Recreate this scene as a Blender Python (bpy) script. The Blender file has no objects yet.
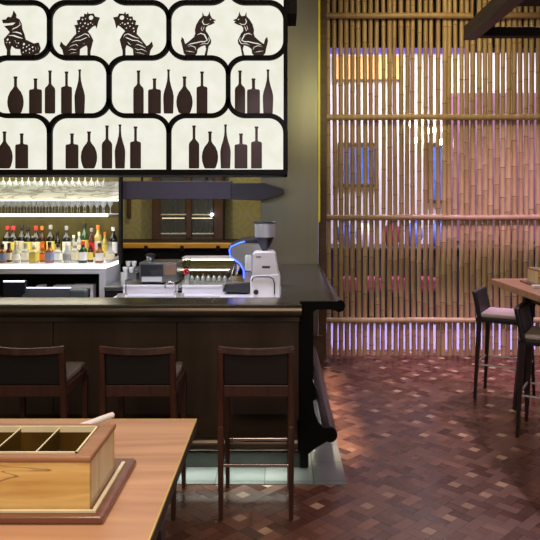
import bpy, math, random
from mathutils import Vector, Matrix
random.seed(7)
R = math.radians
F, CX, HY, EYE = 660.0, 281.0, 203.0, 1.70
col = bpy.context.scene.collection

def P(px, py, Y):
    """pixel seen at distance Y -> point"""
    return Vector(((px-CX)/F*Y, Y, EYE-(py-HY)/F*Y))
def PX(px, Y): return (px-CX)/F*Y
def PZ(py, Y): return EYE-(py-HY)/F*Y

# ------------------------------------------------------------ materials
def lin(c):
    def f(v):
        v /= 255.0
        return v/12.92 if v <= .04045 else ((v+.055)/1.055)**2.4
    return (f(c[0]), f(c[1]), f(c[2]), 1)
class NT:
    def __init__(s, m): s.t = m.node_tree; s.n = s.t.nodes; s.l = s.t.links
    def new(s, k, **kw):
        n = s.n.new(k)
        for a, b in kw.items(): setattr(n, a, b)
        return n
    def math(s, op, a, b=None, c=None):
        n = s.n.new('ShaderNodeMath'); n.operation = op
        for i, v in enumerate((a, b, c)):
            if v is None: continue
            if isinstance(v, (int, float)): n.inputs[i].default_value = v
            else: s.l.new(v, n.inputs[i])
        return n.outputs[0]
    def mix(s, f, a, b, blend='MIX'):
        n = s.n.new('ShaderNodeMix'); n.data_type = 'RGBA'; n.blend_type = blend
        for sock, v in ((n.inputs[0], f), (n.inputs[6], a), (n.inputs[7], b)):
            if isinstance(v, (int, float)): sock.default_value = v
            elif isinstance(v, tuple): sock.default_value = v
            else: s.l.new(v, sock)
        return n.outputs[2]
def base_mat(name):
    m = bpy.data.materials.new(name); m.use_nodes = True
    return m, NT(m), m.node_tree.nodes['Principled BSDF']
def simple(name, c, rough=.5, metal=0, spec=.5, noise=.12, scale=12, stretch=(1,1,1), alpha=1, trans=0, emis=None, bump=0, coat=0):
    m, t, b = base_mat(name)
    tc = t.new('ShaderNodeTexCoord'); mp = t.new('ShaderNodeMapping'); mp.inputs['Scale'].default_value = stretch
    t.l.new(tc.outputs['Object'], mp.inputs[0])
    nz = t.new('ShaderNodeTexNoise'); nz.inputs['Scale'].default_value = scale; nz.inputs['Detail'].default_value = 4
    t.l.new(mp.outputs[0], nz.inputs['Vector'])
    L = lin(c)
    lo = tuple(v*(1-noise*1.6) for v in L[:3])+(1,); hi = tuple(min(1, v*(1+noise*1.6)) for v in L[:3])+(1,)
    t.l.new(t.mix(nz.outputs[0], lo, hi), b.inputs['Base Color'])
    b.inputs['Roughness'].default_value = rough; b.inputs['Metallic'].default_value = metal
    b.inputs['Specular IOR Level'].default_value = spec
    b.inputs['Alpha'].default_value = alpha; b.inputs['Transmission Weight'].default_value = trans
    b.inputs['Coat Weight'].default_value = coat
    if bump:
        bp = t.new('ShaderNodeBump'); bp.inputs['Strength'].default_value = bump; bp.inputs['Distance'].default_value = .01
        t.l.new(nz.outputs[0], bp.inputs['Height']); t.l.new(bp.outputs[0], b.inputs['Normal'])
    if emis:
        b.inputs['Emission Color'].default_value = lin(emis[0]); b.inputs['Emission Strength'].default_value = emis[1]
    return m
def wood(name, c1, c2, rough=.4, axis=0, scale=6, coat=.0, dark=None):
    m, t, b = base_mat(name)
    tc = t.new('ShaderNodeTexCoord'); mp = t.new('ShaderNodeMapping')
    s = [scale*2.2]*3; s[axis] = scale*.22; mp.inputs['Scale'].default_value = s
    t.l.new(tc.outputs['Object'], mp.inputs[0])
    nz = t.new('ShaderNodeTexNoise'); nz.inputs['Scale'].default_value = 1; nz.inputs['Detail'].default_value = 6; nz.inputs['Distortion'].default_value = 1.2
    t.l.new(mp.outputs[0], nz.inputs['Vector'])
    rp = t.new('ShaderNodeValToRGB'); rp.color_ramp.elements[0].position = .3; rp.color_ramp.elements[1].position = .7
    rp.color_ramp.elements[0].color = lin(c1); rp.color_ramp.elements[1].color = lin(c2)
    t.l.new(nz.outputs[0], rp.inputs[0]); out = rp.outputs[0]
    if dark:
        n2 = t.new('ShaderNodeTexNoise'); n2.inputs['Scale'].default_value = .7; n2.inputs['Detail'].default_value = 2; n2.inputs['Distortion'].default_value = .6
        t.l.new(mp.outputs[0], n2.inputs['Vector'])
        r2 = t.new('ShaderNodeValToRGB'); e = r2.color_ramp.elements
        e[0].position = .485; e[0].color = (0,0,0,1); e[1].position = .5; e[1].color = (1,1,1,1)
        x = r2.color_ramp.elements.new(.515); x.color = (0,0,0,1)
        t.l.new(n2.outputs[0], r2.inputs[0])
        out = t.mix(t.math('MULTIPLY', r2.outputs[0], .75), out, lin(dark))
    t.l.new(out, b.inputs['Base Color'])
    b.inputs['Roughness'].default_value = rough; b.inputs['Coat Weight'].default_value = coat
    b.inputs['Coat Roughness'].default_value = .25
    return m
def emit(name, c, s):
    m, t, b = base_mat(name)
    b.inputs['Base Color'].default_value = lin(c); b.inputs['Emission Color'].default_value = lin(c)
    b.inputs['Emission Strength'].default_value = s
    return m

M = {}
M['stool_wood'] = wood('stool wood', (50,28,19), (80,47,34), .35, 2, 12)
M['leather'] = simple('dark leather', (30,26,28), .5, noise=.15, scale=60, bump=.1)
M['black_leather'] = simple('black leather', (22,22,30), .42, noise=.15, scale=50, bump=.1)
M['seat_fabric'] = simple('taupe seat fabric', (116,108,96), .65, noise=.1, scale=80, bump=.1)
M['pale_seat'] = simple('pale taupe seat fabric', (176,160,158), .6, noise=.08, scale=80)
M['bright_steel'] = simple('bright steel', (210,206,208), .3, .4, noise=.03)
M['black_wood'] = simple('black stool wood', (34,20,20), .4)
M['chrome'] = simple('chrome', (200,198,200), .2, 1, noise=.03)
M['steel'] = simple('brushed steel', (165,168,172), .28, 1, noise=.1, scale=3, stretch=(.3,30,30))
M['steel_light'] = simple('pale satin steel', (222,222,232), .4, .45, noise=.05, scale=4)
M['bar_top'] = simple('bar top metal', (108,108,100), .22, .85, noise=.18, scale=3, stretch=(.6,8,8))
M['bar_nose'] = simple('bar nose bronze', (98,88,78), .3, .85, noise=.12, scale=4, stretch=(.5,6,6))
M['bar_panel'] = simple('bronze bar panel', (80,66,56), .42, .65, noise=.22, scale=2.5, stretch=(4,4,.4))
M['black_gloss'] = simple('black lacquer', (6,6,7), .75, noise=.1, spec=.15)
M['return_dark'] = simple('dark return lacquer', (46,42,48), .24, .3, noise=.15, scale=3)
M['rail_dark'] = simple('polished dark rail', (48,40,48), .18, .5)
M['dark_plastic'] = simple('dark plastic', (26,28,38), .35)
M['dark'] = simple('dark paint', (22,19,20), .7, spec=.25)
M['matt_dark'] = simple('matt dark plastic', (24,26,34), .8, spec=.15)
M['dark_brown'] = wood('dark brown timber', (38,26,20), (62,44,34), .6, 0, 6)
M['table'] = wood('pink brown table wood', (160,116,90), (194,150,118), .3, 0, 5)
M['table_side'] = wood('dark table edge', (74,52,32), (110,80,50), .5, 1, 8)
M['brass'] = simple('brass edge', (222,196,110), .3, .6, noise=.05)
M['box_front'] = wood('golden box wood', (190,146,76), (232,198,130), .35, 0, 16, dark=(84,60,44))
M['box_side'] = wood('lit box end wood', (206,184,138), (236,222,190), .3, 2, 8)  # box wood made paler to paint in the light on its end
M['box_lid'] = wood('brown box lid wood', (132,88,58), (160,112,78), .35, 0, 8)
M['box_in'] = simple('amber compartment wood', (84,60,18), .4, noise=.4, scale=9)
M['tray'] = wood('red brown tray wood', (90,52,38), (124,78,58), .28, 0, 6, coat=.3)
M['cream_edge'] = simple('cream liner', (228,218,184), .35)
M['napkin'] = simple('white napkin', (225,222,228), .8, noise=.06, bump=.2)
M['beam_wood'] = wood('weathered beam', (58,46,34), (84,68,50), .6, 1, 6)
M['bamboo'] = None
M['olive'] = None
M['plaster_white'] = simple('white plaster', (214,208,214), .7, noise=.06, scale=3)
M['ceiling'] = simple('dark ceiling', (30,26,24), .8)
M['beam_grey'] = simple('grey purple hood metal', (50,44,56), .45, .3, noise=.06, scale=2)
M['beam_dark'] = simple('dark hood end', (36,33,40), .45, .3, noise=.06, scale=2)
M['yellow'] = simple('yellow lacquer strip', (225,212,40), .4, noise=.05)
M['screen_frame'] = simple('black lattice frame', (7,7,8), .7, spec=.2)
M['silhouette'] = simple('dark brown figure', (70,54,54), .75, noise=.1)
M['white_gloss'] = simple('white enamel', (226,226,230), .3, noise=.03)
M['glass'] = simple('clear glass', (235,240,240), .05, noise=0, alpha=.42, spec=1)
M['tint'] = simple('smoky glass', (60,62,66), .08, noise=0, alpha=.75, spec=1)
M['mirror'] = simple('olive reflection mirror', (108,98,56), .3, .45, noise=.35, scale=2.2, stretch=(1.4,1,.4))  # olive mottling painted in for what the mirror reflects
M['led'] = emit('warm white strip light', (255,246,220), 2.6)
M['led_cool'] = emit('cool white strip light', (236,240,255), 2.2)
M['led_under'] = emit('foot strip light', (238,236,216), 3)
M['led_side'] = emit('side foot strip light', (238,236,216), 4)
M['led_dim'] = emit('dim strip light', (255,240,200), .9)
M['neon'] = emit('blue neon', (50,80,255), 6)
M['bulb'] = emit('bright bulb', (255,250,240), 60)
M['violet'] = emit('violet strip light', (120,96,220), .9)
M['red'] = simple('red petals', (200,20,40), .5)
M['leaf'] = simple('green leaves', (60,76,44), .6)
M['rail_wood'] = wood('yellow rail wood', (196,128,20), (236,176,50), .35, 0, 7)
M['win_wood'] = wood('brown cabinet wood', (58,36,20), (86,56,32), .45, 2, 8)
M['box_bw'] = wood('olive brown base wood', (84,62,36), (110,84,52), .5, 0, 6)
M['blue_art'] = simple('blue poster ink', (66,96,190), .5, noise=.9, scale=9)
M['pink'] = simple('pink cushion cloth', (104,28,46), .8)
M['amber_panel'] = simple('amber valance', (232,176,96), .6)

def gen_lit():
    m, t, b = base_mat('lit cream paper')
    tc = t.new('ShaderNodeTexCoord'); nz = t.new('ShaderNodeTexNoise'); nz.inputs['Scale'].default_value = 9; nz.inputs['Detail'].default_value = 6
    t.l.new(tc.outputs['Object'], nz.inputs['Vector'])
    c = t.mix(nz.outputs[0], lin((226,224,200)), lin((252,252,244)))
    b.inputs['Base Color'].default_value = lin((40,40,36)); t.l.new(c, b.inputs['Emission Color']); b.inputs['Emission Strength'].default_value = .98
    b.inputs['Roughness'].default_value = .8
    return m
M['lit'] = gen_lit()
def gen_olive():
    m, t, b = base_mat('olive wallpaper')
    tc = t.new('ShaderNodeTexCoord'); vo = t.new('ShaderNodeTexVoronoi'); vo.inputs['Scale'].default_value = 3.2; vo.inputs['Randomness'].default_value = .15
    t.l.new(tc.outputs['Object'], vo.inputs['Vector'])
    s = t.math('SINE', t.math('MULTIPLY', vo.outputs['Distance'], 34.0))
    f = t.math('MULTIPLY_ADD', s, .16, .3)
    t.l.new(t.mix(f, lin((152,144,96)), lin((118,110,72))), b.inputs['Base Color']); b.inputs['Roughness'].default_value = .6
    return m
M['olive'] = gen_olive()
M['pier'] = simple('olive grey brushed cladding', (122,120,102), .42, .7, noise=.12, scale=2, stretch=(3,3,.4))
def gen_bamboo():
    m, t, b = base_mat('bamboo cane')
    oi = t.new('ShaderNodeObjectInfo'); tc = t.new('ShaderNodeTexCoord'); mp = t.new('ShaderNodeMapping')
    mp.inputs['Scale'].default_value = (22,22,2.2); t.l.new(tc.outputs['Object'], mp.inputs[0])
    nz = t.new('ShaderNodeTexNoise'); nz.inputs['Scale'].default_value = 1; nz.inputs['Detail'].default_value = 5; nz.noise_dimensions = '4D'
    t.l.new(mp.outputs[0], nz.inputs['Vector']); t.l.new(t.math('MULTIPLY', oi.outputs['Random'], 50.0), nz.inputs['W'])
    a = t.mix(nz.outputs[0], lin((150,128,84)), lin((212,190,140)))
    d = t.mix(nz.outputs[0], lin((132,106,72)), lin((188,160,118)))
    t.l.new(t.mix(oi.outputs['Random'], a, d), b.inputs['Base Color'])
    b.inputs['Roughness'].default_value = .42
    return m
M['bamboo'] = gen_bamboo()
M['node'] = simple('bamboo node', (126,102,66), .6)
def gen_marble():
    m, t, b = base_mat('white veined marble')
    tc = t.new('ShaderNodeTexCoord'); nz = t.new('ShaderNodeTexNoise'); nz.inputs['Scale'].default_value = 3.5; nz.inputs['Detail'].default_value = 8; nz.inputs['Distortion'].default_value = 2
    mp = t.new('ShaderNodeMapping'); mp.inputs['Rotation'].default_value = (0, R(25), 0); mp.inputs['Scale'].default_value = (.8,1,4)
    t.l.new(tc.outputs['Object'], mp.inputs[0]); t.l.new(mp.outputs[0], nz.inputs['Vector'])
    r = t.new('ShaderNodeValToRGB'); e = r.color_ramp.elements; e[0].position = .46; e[0].color = lin((222,224,214)); e[1].position = .62; e[1].color = lin((228,226,214))
    x = e.new(.52); x.color = lin((158,152,140)); y = e.new(.56); y.color = lin((196,194,184))
    t.l.new(nz.outputs[0], r.inputs[0]); t.l.new(r.outputs[0], b.inputs['Base Color']); b.inputs['Roughness'].default_value = .3
    return m
M['marble'] = gen_marble()
def gen_slate():
    m, t, b = base_mat('grey green slate tiles')
    tc = t.new('ShaderNodeTexCoord'); br = t.new('ShaderNodeTexBrick')
    br.offset = .0; br.inputs['Scale'].default_value = 1; br.inputs['Brick Width'].default_value = .3; br.inputs['Row Height'].default_value = .3
    br.inputs['Mortar Size'].default_value = .004; br.inputs['Color1'].default_value = lin((98,104,104)); br.inputs['Color2'].default_value = lin((128,132,130)); br.inputs['Mortar'].default_value = lin((40,44,44))
    mp = t.new('ShaderNodeMapping'); mp.inputs['Location'].default_value = (.1, -.12, 0)
    t.l.new(tc.outputs['Object'], mp.inputs[0]); t.l.new(mp.outputs[0], br.inputs['Vector'])
    nz = t.new('ShaderNodeTexNoise'); nz.inputs['Scale'].default_value = 7; nz.inputs['Detail'].default_value = 6; t.l.new(tc.outputs['Object'], nz.inputs['Vector'])
    t.l.new(t.mix(t.math('MULTIPLY', nz.outputs[0], .6), br.outputs[0], lin((84,92,92))), b.inputs['Base Color'])
    b.inputs['Roughness'].default_value = .35
    return m
M['slate'] = gen_slate()
M['kick'] = simple('dark kick tile', (38,42,38), .3, noise=.4, scale=14)
def gen_floor():
    m, t, b = base_mat('pinwheel parquet')
    tc = t.new('ShaderNodeTexCoord'); mp = t.new('ShaderNodeMapping'); mp.vector_type = 'POINT'
    # centre one light block at (.485, 4.27), turn by 45 degrees, cell .2 m
    sub = t.new('ShaderNodeVectorMath', operation='SUBTRACT'); sub.inputs[1].default_value = (.485, 4.27, 0)
    t.l.new(tc.outputs['Object'], sub.inputs[0])
    mp.inputs['Rotation'].default_value = (0,0,R(45)); mp.inputs['Scale'].default_value = (5,5,5)
    t.l.new(sub.outputs[0], mp.inputs[0])
    sp = t.new('ShaderNodeSeparateXYZ'); t.l.new(mp.outputs[0], sp.inputs[0])
    u = t.math('ADD', sp.outputs[0], .5); v = t.math('ADD', sp.outputs[1], .5)
    cu = t.math('ADD', t.math('FLOOR', u), 77.5); cv = t.math('ADD', t.math('FLOOR', v), 31.5)
    fu = t.math('MULTIPLY', t.math('FRACT', u), 3.0); fv = t.math('MULTIPLY', t.math('FRACT', v), 3.0)
    lt = lambda a, k: t.math('LESS_THAN', a, float(k)); gt = lambda a, k: t.math('GREATER_THAN', a, float(k))
    A = t.math('MULTIPLY', lt(fv,1), lt(fu,2)); B = t.math('MULTIPLY', gt(fu,2), lt(fv,2))
    C_ = t.math('MULTIPLY', gt(fv,2), gt(fu,1)); D = t.math('MULTIPLY', lt(fu,1), gt(fv,1))
    idn = t.math('ADD', t.math('ADD', A, t.math('MULTIPLY', B, 2.0)), t.math('ADD', t.math('MULTIPLY', C_, 3.0), t.math('MULTIPLY', D, 4.0)))
    ac = t.math('ADD', A, C_); cen = t.math('SUBTRACT', 1.0, t.math('ADD', ac, t.math('ADD', B, D)))
    cb = t.new('ShaderNodeCombineXYZ'); t.l.new(cu, cb.inputs[0]); t.l.new(cv, cb.inputs[1]); t.l.new(idn, cb.inputs[2])
    wn = t.new('ShaderNodeTexWhiteNoise'); wn.noise_dimensions = '3D'; t.l.new(cb.outputs[0], wn.inputs[0])
    r1 = t.new('ShaderNodeValToRGB'); e = r1.color_ramp.elements; e[0].color = lin((84,52,42)); e[1].color = lin((142,100,78))
    q = e.new(.5); q.color = lin((106,70,56)); q2 = e.new(.9); q2.color = lin((120,82,66)); t.l.new(wn.outputs[0], r1.inputs[0])
    r2 = t.new('ShaderNodeValToRGB'); e = r2.color_ramp.elements; e[0].position = .1; e[0].color = lin((112,72,56)); e[1].color = lin((204,170,138)); y2 = e.new(.5); y2.color = lin((124,84,68)); t.l.new(wn.outputs[0], r2.inputs[0])
    # grain along each block
    def grain(sx, sy):
        g = t.new('ShaderNodeMapping'); g.inputs['Scale'].default_value = (sx, sy, 1); t.l.new(mp.outputs[0], g.inputs[0])
        n = t.new('ShaderNodeTexNoise'); n.inputs['Scale'].default_value = 1; n.inputs['Detail'].default_value = 4; t.l.new(g.outputs[0], n.inputs['Vector']); return n.outputs[0]
    gr = t.math('ADD', t.math('MULTIPLY', ac, grain(1.5, 16)), t.math('MULTIPLY', t.math('SUBTRACT', 1.0, ac), grain(16, 1.5)))
    c = t.mix(cen, r1.outputs[0], r2.outputs[0])
    c = t.mix(1.0, c, t.mix(gr, (.7,.7,.7,1), (1.3,1.3,1.3,1)), 'MULTIPLY')
    def lincomb(**k):
        out = None
        for nm, w_ in k.items():
            x_ = t.math('MULTIPLY', {'A':A,'B':B,'C':C_,'D':D,'M':cen}[nm], float(w_)); out = x_ if out is None else t.math('ADD', out, x_)
        return out
    ex0 = t.math('SUBTRACT', fu, lincomb(B=2,C=1,M=1)); ex1 = t.math('SUBTRACT', lincomb(A=2,B=3,C=3,D=1,M=2), fu)
    ey0 = t.math('SUBTRACT', fv, lincomb(C=2,D=1,M=1)); ey1 = t.math('SUBTRACT', lincomb(A=1,B=2,C=3,D=3,M=2), fv)
    dd = t.math('MINIMUM', t.math('MINIMUM', ex0, ex1), t.math('MINIMUM', ey0, ey1))
    c = t.mix(t.math('MULTIPLY', lt(dd, .045), .55), c, lin((30,16,14)))
    t.l.new(c, b.inputs['Base Color'])
    rr = t.math('MULTIPLY_ADD', wn.outputs[0], .12, .22); t.l.new(rr, b.inputs['Roughness'])
    return m
M['floor'] = gen_floor()

# ------------------------------------------------------------ mesh builder
class MB:
    def __init__(s): s.v = []; s.f = []; s.mi = []
    def add(s, vs, fs, mi=0):
        o = len(s.v); s.v += [Vector(v) for v in vs]
        for f in fs: s.f.append([i+o for i in f]); s.mi.append(mi)
        return s
    def box(s, x0, x1, y0, y1, z0, z1, mi=0):
        vs = [(x,y,z) for z in (z0,z1) for y in (y0,y1) for x in (x0,x1)]
        return s.add(vs, [(0,2,3,1),(4,5,7,6),(0,1,5,4),(2,6,7,3),(0,4,6,2),(1,3,7,5)], mi)
    def bar(s, p0, p1, w0, d0, w1=None, d1=None, up=(0,1,0), mi=0):
        """tapered rectangular bar from p0 to p1"""
        p0 = Vector(p0); p1 = Vector(p1); w1 = w0 if w1 is None else w1; d1 = d0 if d1 is None else d1
        a = (p1-p0).normalized(); u = Vector(up); sx = a.cross(u).normalized(); sy = sx.cross(a).normalized()
        vs = []
        for p, w, d in ((p0,w0,d0),(p1,w1,d1)):
            for i, j in ((-1,-1),(1,-1),(1,1),(-1,1)): vs.append(p+sx*(i*w/2)+sy*(j*d/2))
        return s.add(vs, [(3,2,1,0),(4,5,6,7),(0,1,5,4),(1,2,6,5),(2,3,7,6),(3,0,4,7)], mi)
    def tube(s, pts, r, n=10, mi=0, close=False):
        pts = [Vector(p) for p in pts]; rings = []
        rs = r if isinstance(r, (list, tuple)) else [r]*len(pts)
        ref = Vector((0.13,.21,.97))
        for i, p in enumerate(pts):
            a = pts[max(0,i-1)] if not close else pts[i-1]; b = pts[min(len(pts)-1,i+1)] if not close else pts[(i+1)%len(pts)]
            d = (b-a).normalized()
            x = d.cross(ref)
            if x.length < .05: x = d.cross(Vector((1,0,0)))
            x.normalize(); y = d.cross(x)
            rings.append([p+(x*math.cos(2*math.pi*k/n)+y*math.sin(2*math.pi*k/n))*rs[i] for k in range(n)])
        vs = [v for q in rings for v in q]; fs = []
        m = len(pts)
        for i in range(m if close else m-1):
            j = (i+1) % m
            for k in range(n): fs.append((i*n+k, i*n+(k+1)%n, j*n+(k+1)%n, j*n+k))
        if not close: fs += [tuple(range(n))[::-1], tuple((m-1)*n+k for k in range(n))]
        return s.add(vs, fs, mi)
    def lathe(s, prof, c=(0,0,0), n=16, sy=1.0, square=False, mi=0):
        """prof: list of (r, z[, material])"""
        vs = []; c = Vector(c)
        for q in prof:
            for k in range(n):
                a = 2*math.pi*(k+.5)/n; cx, cy = math.cos(a), math.sin(a)
                if square:
                    g = 1/max(abs(cx), abs(cy)); g = min(g, 1.22); cx *= g; cy *= g
                vs.append(c+Vector((q[0]*cx, q[0]*cy*sy, q[1])))
        m = len(prof); o = len(s.v); s.v += vs
        for i in range(m-1):
            mm = prof[i][2] if len(prof[i]) > 2 else mi
            for k in range(n): s.f.append([o+i*n+k, o+i*n+(k+1)%n, o+(i+1)*n+(k+1)%n, o+(i+1)*n+k]); s.mi.append(mm)
        s.f.append([o+k for k in range(n)][::-1]); s.mi.append(prof[0][2] if len(prof[0]) > 2 else mi)
        s.f.append([o+(m-1)*n+k for k in range(n)]); s.mi.append(prof[-2][2] if len(prof[-2]) > 2 else mi)
        return s
    def prism(s, poly, a0, a1, plane='xz', mi=0):
        """poly of 2D points extruded along the third axis"""
        n = len(poly)
        def mk(p, a): return {'xz': (p[0],a,p[1]), 'yz': (a,p[0],p[1]), 'xy': (p[0],p[1],a)}[plane]
        vs = [mk(p,a0) for p in poly]+[mk(p,a1) for p in poly]
        fs = [tuple(range(n)), tuple(range(n,2*n))[::-1]]+[(i,i+n,(i+1)%n+n,(i+1)%n) for i in range(n)]
        return s.add(vs, fs, mi)
    def build(s, name, mat, parent=None, bevel=0, smooth=False, seg=2):
        off = Vector((0,0,0))
        if parent is not None:
            q = parent
            while q is not None: off += q.location; q = q.parent
        me = bpy.data.meshes.new(name); me.from_pydata([v-off for v in s.v], [], s.f)
        for m in (mat if isinstance(mat, (list, tuple)) else [mat]): me.materials.append(m)
        for p, i in zip(me.polygons, s.mi): p.material_index = i; p.use_smooth = smooth
        import bmesh
        bm = bmesh.new(); bm.from_mesh(me); bmesh.ops.recalc_face_normals(bm, faces=bm.faces); bm.to_mesh(me); bm.free()
        o = bpy.data.objects.new(name, me); col.objects.link(o)
        if parent is not None: o.parent = parent
        if bevel:
            b = o.modifiers.new('bevel', 'BEVEL'); b.width = bevel; b.segments = seg; b.limit_method = 'ANGLE'; b.angle_limit = R(35)
        if smooth and not bevel:
            try: me.set_sharp_from_angle(angle=R(40))
            except Exception: pass
        return o
def tag(o, label, cat, group=None, kind=None):
    o['label'] = label; o['category'] = cat
    if group: o['group'] = group
    if kind: o['kind'] = kind
    return o
def thing(name, loc, label, cat, group=None, rz=0):
    o = bpy.data.objects.new(name, None); o.empty_display_size = .1; col.objects.link(o)
    o.location = loc; o.rotation_euler = (0,0,rz)
    return tag(o, label, cat, group)
def copy_tree(o, parent=None):
    c = o.copy(); col.objects.link(c)
    if parent is not None: c.parent = parent
    for ch in [x for x in bpy.data.objects if x.parent == o]: copy_tree(ch, c)
    return c
def struct(o): o['kind'] = 'structure'; return o
def arc(cx, cy, r, a0, a1, n=8): return [(cx+r*math.cos(R(a0+(a1-a0)*i/n)), cy+r*math.sin(R(a0+(a1-a0)*i/n))) for i in range(n+1)]

# ------------------------------------------------------------ room shell
CEIL = 4.35; XL, XR, YB = -3.3, 4.3, 10.4; OW = 8.2
struct(MB().box(XL, XR, -1.2, YB, -.1, 0).build('floor', M['floor']))
struct(MB().box(XL, XR, -1.2, YB, CEIL, CEIL+.1).build('ceiling', M['ceiling']))
struct(MB().box(XL-.1, XL, -1.2, YB, 0, CEIL).build('wall_left', M['olive']))
struct(MB().box(XR, XR+.1, -1.2, YB, 0, CEIL).build('wall_right', M['pier']))
struct(MB().box(XL, .1, OW, OW+.15, 0, CEIL).build('wall_bar', M['olive']))
struct(MB().box(-.21, .388, 6.9, 8.4, 0, CEIL).build('wall_pier', M['pier'], bevel=.004))
struct(MB().box(XL, XR, YB, YB+.1, 0, CEIL).build('wall_back', M['plaster_white']))
struct(MB().box(.6, XR-.02, 7.62, 9.46, 0, .006).build('floor_lilac_glow', simple('lilac floor glow', (128,118,150), .9, noise=.1)))  # added sheet, its lavender tone stands in for glow on the far floor
# slate border of the floor round the bar foot
struct(MB().box(XL+.02, .398, 3.98, 6.9, -.006, .006).build('floor_slate_border', M['slate'], bevel=.002))
# base wood of the pier and its yellow edge strip
struct(MB().box(.2, .44, 6.86, 6.9, 0, .30).box(.2, .44, 6.84, 6.9, .30, .32).build('baseboard_pier', M['box_bw']))
struct(MB().box(.389, .410, 6.90, 6.94, 1.5, CEIL-.01).build('trim_1', M['yellow']))
struct(MB().box(.415, .50, 7.24, 7.33, 0, CEIL-.01).build('trim_2', M['box_bw']))
struct(MB().box(.50, XR, 7.75, 8.0, 3.52, CEIL).build('ceiling_soffit', M['dark']))
struct(MB().box(.50, 2.2, 7.74, 7.82, 3.46, 3.52).build('trim_3', M['violet']))

# ------------------------------------------------------------ bamboo screen
YS = 7.38
scr = thing('bamboo_screen', (2.0, YS, 0), 'tall screen of upright bamboo canes tied to level canes', 'screen')
x = .535; nb = 0; gaps = []
while x < 3.75:
    d = random.uniform(.046, .056)
    if x > 1.7: d = random.uniform(.047, .057)
    if x > 2.3: d = random.uniform(.048, .058)
    tz = random.uniform(-.003,.003); bend = random.uniform(-.007,.007); ph = random.uniform(0,6); gaps.append((x+tz*2.55+bend*math.sin(2.8+ph), d/2)); ty = random.uniform(-.012,.012)
    b = MB(); z = 0; r = d/2; top = 4.25; pts = []
    seg = random.uniform(.1,.3)
    prof = [(r, 0, 0)]
    zz = seg
    while zz < top-.1:
        prof += [(r*.97, zz-.012, 0), (r*1.05, zz-.004, 1), (r*1.05, zz+.004, 0), (r*.985, zz+.014, 0)]
        zz += random.uniform(.28,.48)
    prof.append((r*.95, top, 0))
    n0 = len(b.v); b.lathe(prof, (0,0,0), 12)
    for v in b.v:
        v.x += x + tz*v.z + bend*math.sin(v.z*1.1+ph); v.y += YS + ty*(v.z-2)*.5
    b.build('bamboo_cane', [M['bamboo'], M['node']], scr, smooth=True); nb += 1
    x += .0675 if x < 1.7 else .066
for zc, rr in ((PZ(16,YS-.055), .034), (PZ(117.3,YS-.055), .033), (PZ(217.5,YS-.055), .032), (PZ(320,YS-.055), .031)):
    pts = []; rs = []; X = .485
    while X < 3.78:
        pts.append((X, YS-.036-rr, zc+.002*math.sin(X*5))); rs.append(rr*(.97+.06*((int(X*100)//5) % 7 == 0)))
        X += .05
    MB().tube(pts, rs, 10).build('level_cane', M['bamboo'], scr, smooth=True)
    lash = MB()
# ------------------------------------------------------------ room beyond the screen
YC = 9.55
ct = thing('long_counter', (2.3, 9.8, 0), 'dark long counter against the white wall beyond the bamboo screen', 'counter')
MB().box(.7, 4.2, YC, 10.3, .0, 1.02).build('body', M['dark'], ct)
MB().box(.66, 4.24, YC-.05, 10.33, 1.02, 1.06).build('worktop', M['dark_brown'], ct, bevel=.005)
def poster(x0, x1, y0, y1, label):
    Y = YB-.03
    a = P(x0,y0,Y); b_ = P(x1,y1,Y)
    t = thing('framed_poster', ((a.x+b_.x)/2, Y, b_.z), label, 'picture')
    MB().box(a.x, b_.x, Y-.02, Y+.02, b_.z, a.z).build('print', M['blue_art'], t)
    w = .05
    MB().box(a.x-w, b_.x+w, Y-.035, Y+.01, a.z, a.z+w).box(a.x-w, b_.x+w, Y-.035, Y+.01, b_.z-w, b_.z).box(a.x-w, a.x, Y-.035, Y+.01, b_.z, a.z).box(b_.x, b_.x+w, Y-.035, Y+.01, b_.z, a.z).build('frame', M['win_wood'], t)
poster(341, 374, 146, 184, 'brown-framed blue print beyond the left part of the bamboo screen')
poster(430, 445, 146, 200, 'narrow blue print seen between the canes below the small bright bulbs')
poster(506, 522, 146, 205, 'narrow blue print beyond the bamboo at the right, above the high table')
tag(MB().box(PX(333,YB-.03), PX(402,YB-.03), YB-.08, YB, PZ(80,YB), PZ(57,YB)).build('valance', M['amber_panel']), 'amber fabric valance high on the white wall beyond the bamboo screen', 'valance')
def vase(name, p, h, r, c, label, cat, group=None):
    return tag(MB().lathe([(r*.6,0),(r,h*.3),(r*.95,h*.55),(r*.4,h*.75),(r*.45,h)], p, 14).build(name, c, smooth=True), label, cat, group)
for px, c, la in ((345,'blue_art','blue ceramic jar on the far counter, leftmost seen through the bamboo canes'), (364,'napkin','white ceramic jar on the far counter behind the bamboo, beside the leftmost blue jar'),
                (392,'pink','pink jar on the far counter behind the bamboo, alone in the middle'), (414,'blue_art','blue jar on the far counter straight below the small bright bulbs'), (438,'blue_art','second blue jar on the far counter, right of the bright bulbs'), (505,'pink','pink jar on the far counter, behind the canes above the high table')):
    vase('ceramic_jar', (PX(px,9.8), 9.8, 1.061), .46, .13, M[c], la, 'jar')
for i, (px, la) in enumerate(((348,'pink seat cushion against the dark far counter, leftmost behind the bamboo'), (372,'pink seat cushion against the dark far counter, between two others at the left'), (396,'pink seat cushion against the far counter, third from the left end'), (427,'pink seat cushion at the far counter below the bright bulbs'))):
    X = PX(px, 9.3)
    s_ = thing('low_stool', (X, 9.3, 0), la.replace('seat cushion', 'cushioned low stool'), 'stool')
    MB().box(X-.12, X+.12, 9.16, 9.44, .46, .66).build('cushion', M['pink'], s_, bevel=.04, seg=3)
    b = MB()
    for sx in (-.09,.09):
        for sy in (9.2,9.42): MB().bar((X+sx,sy,0),(X+sx,sy,.46),.03,.03).build('leg', M['dark'], s_)
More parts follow.
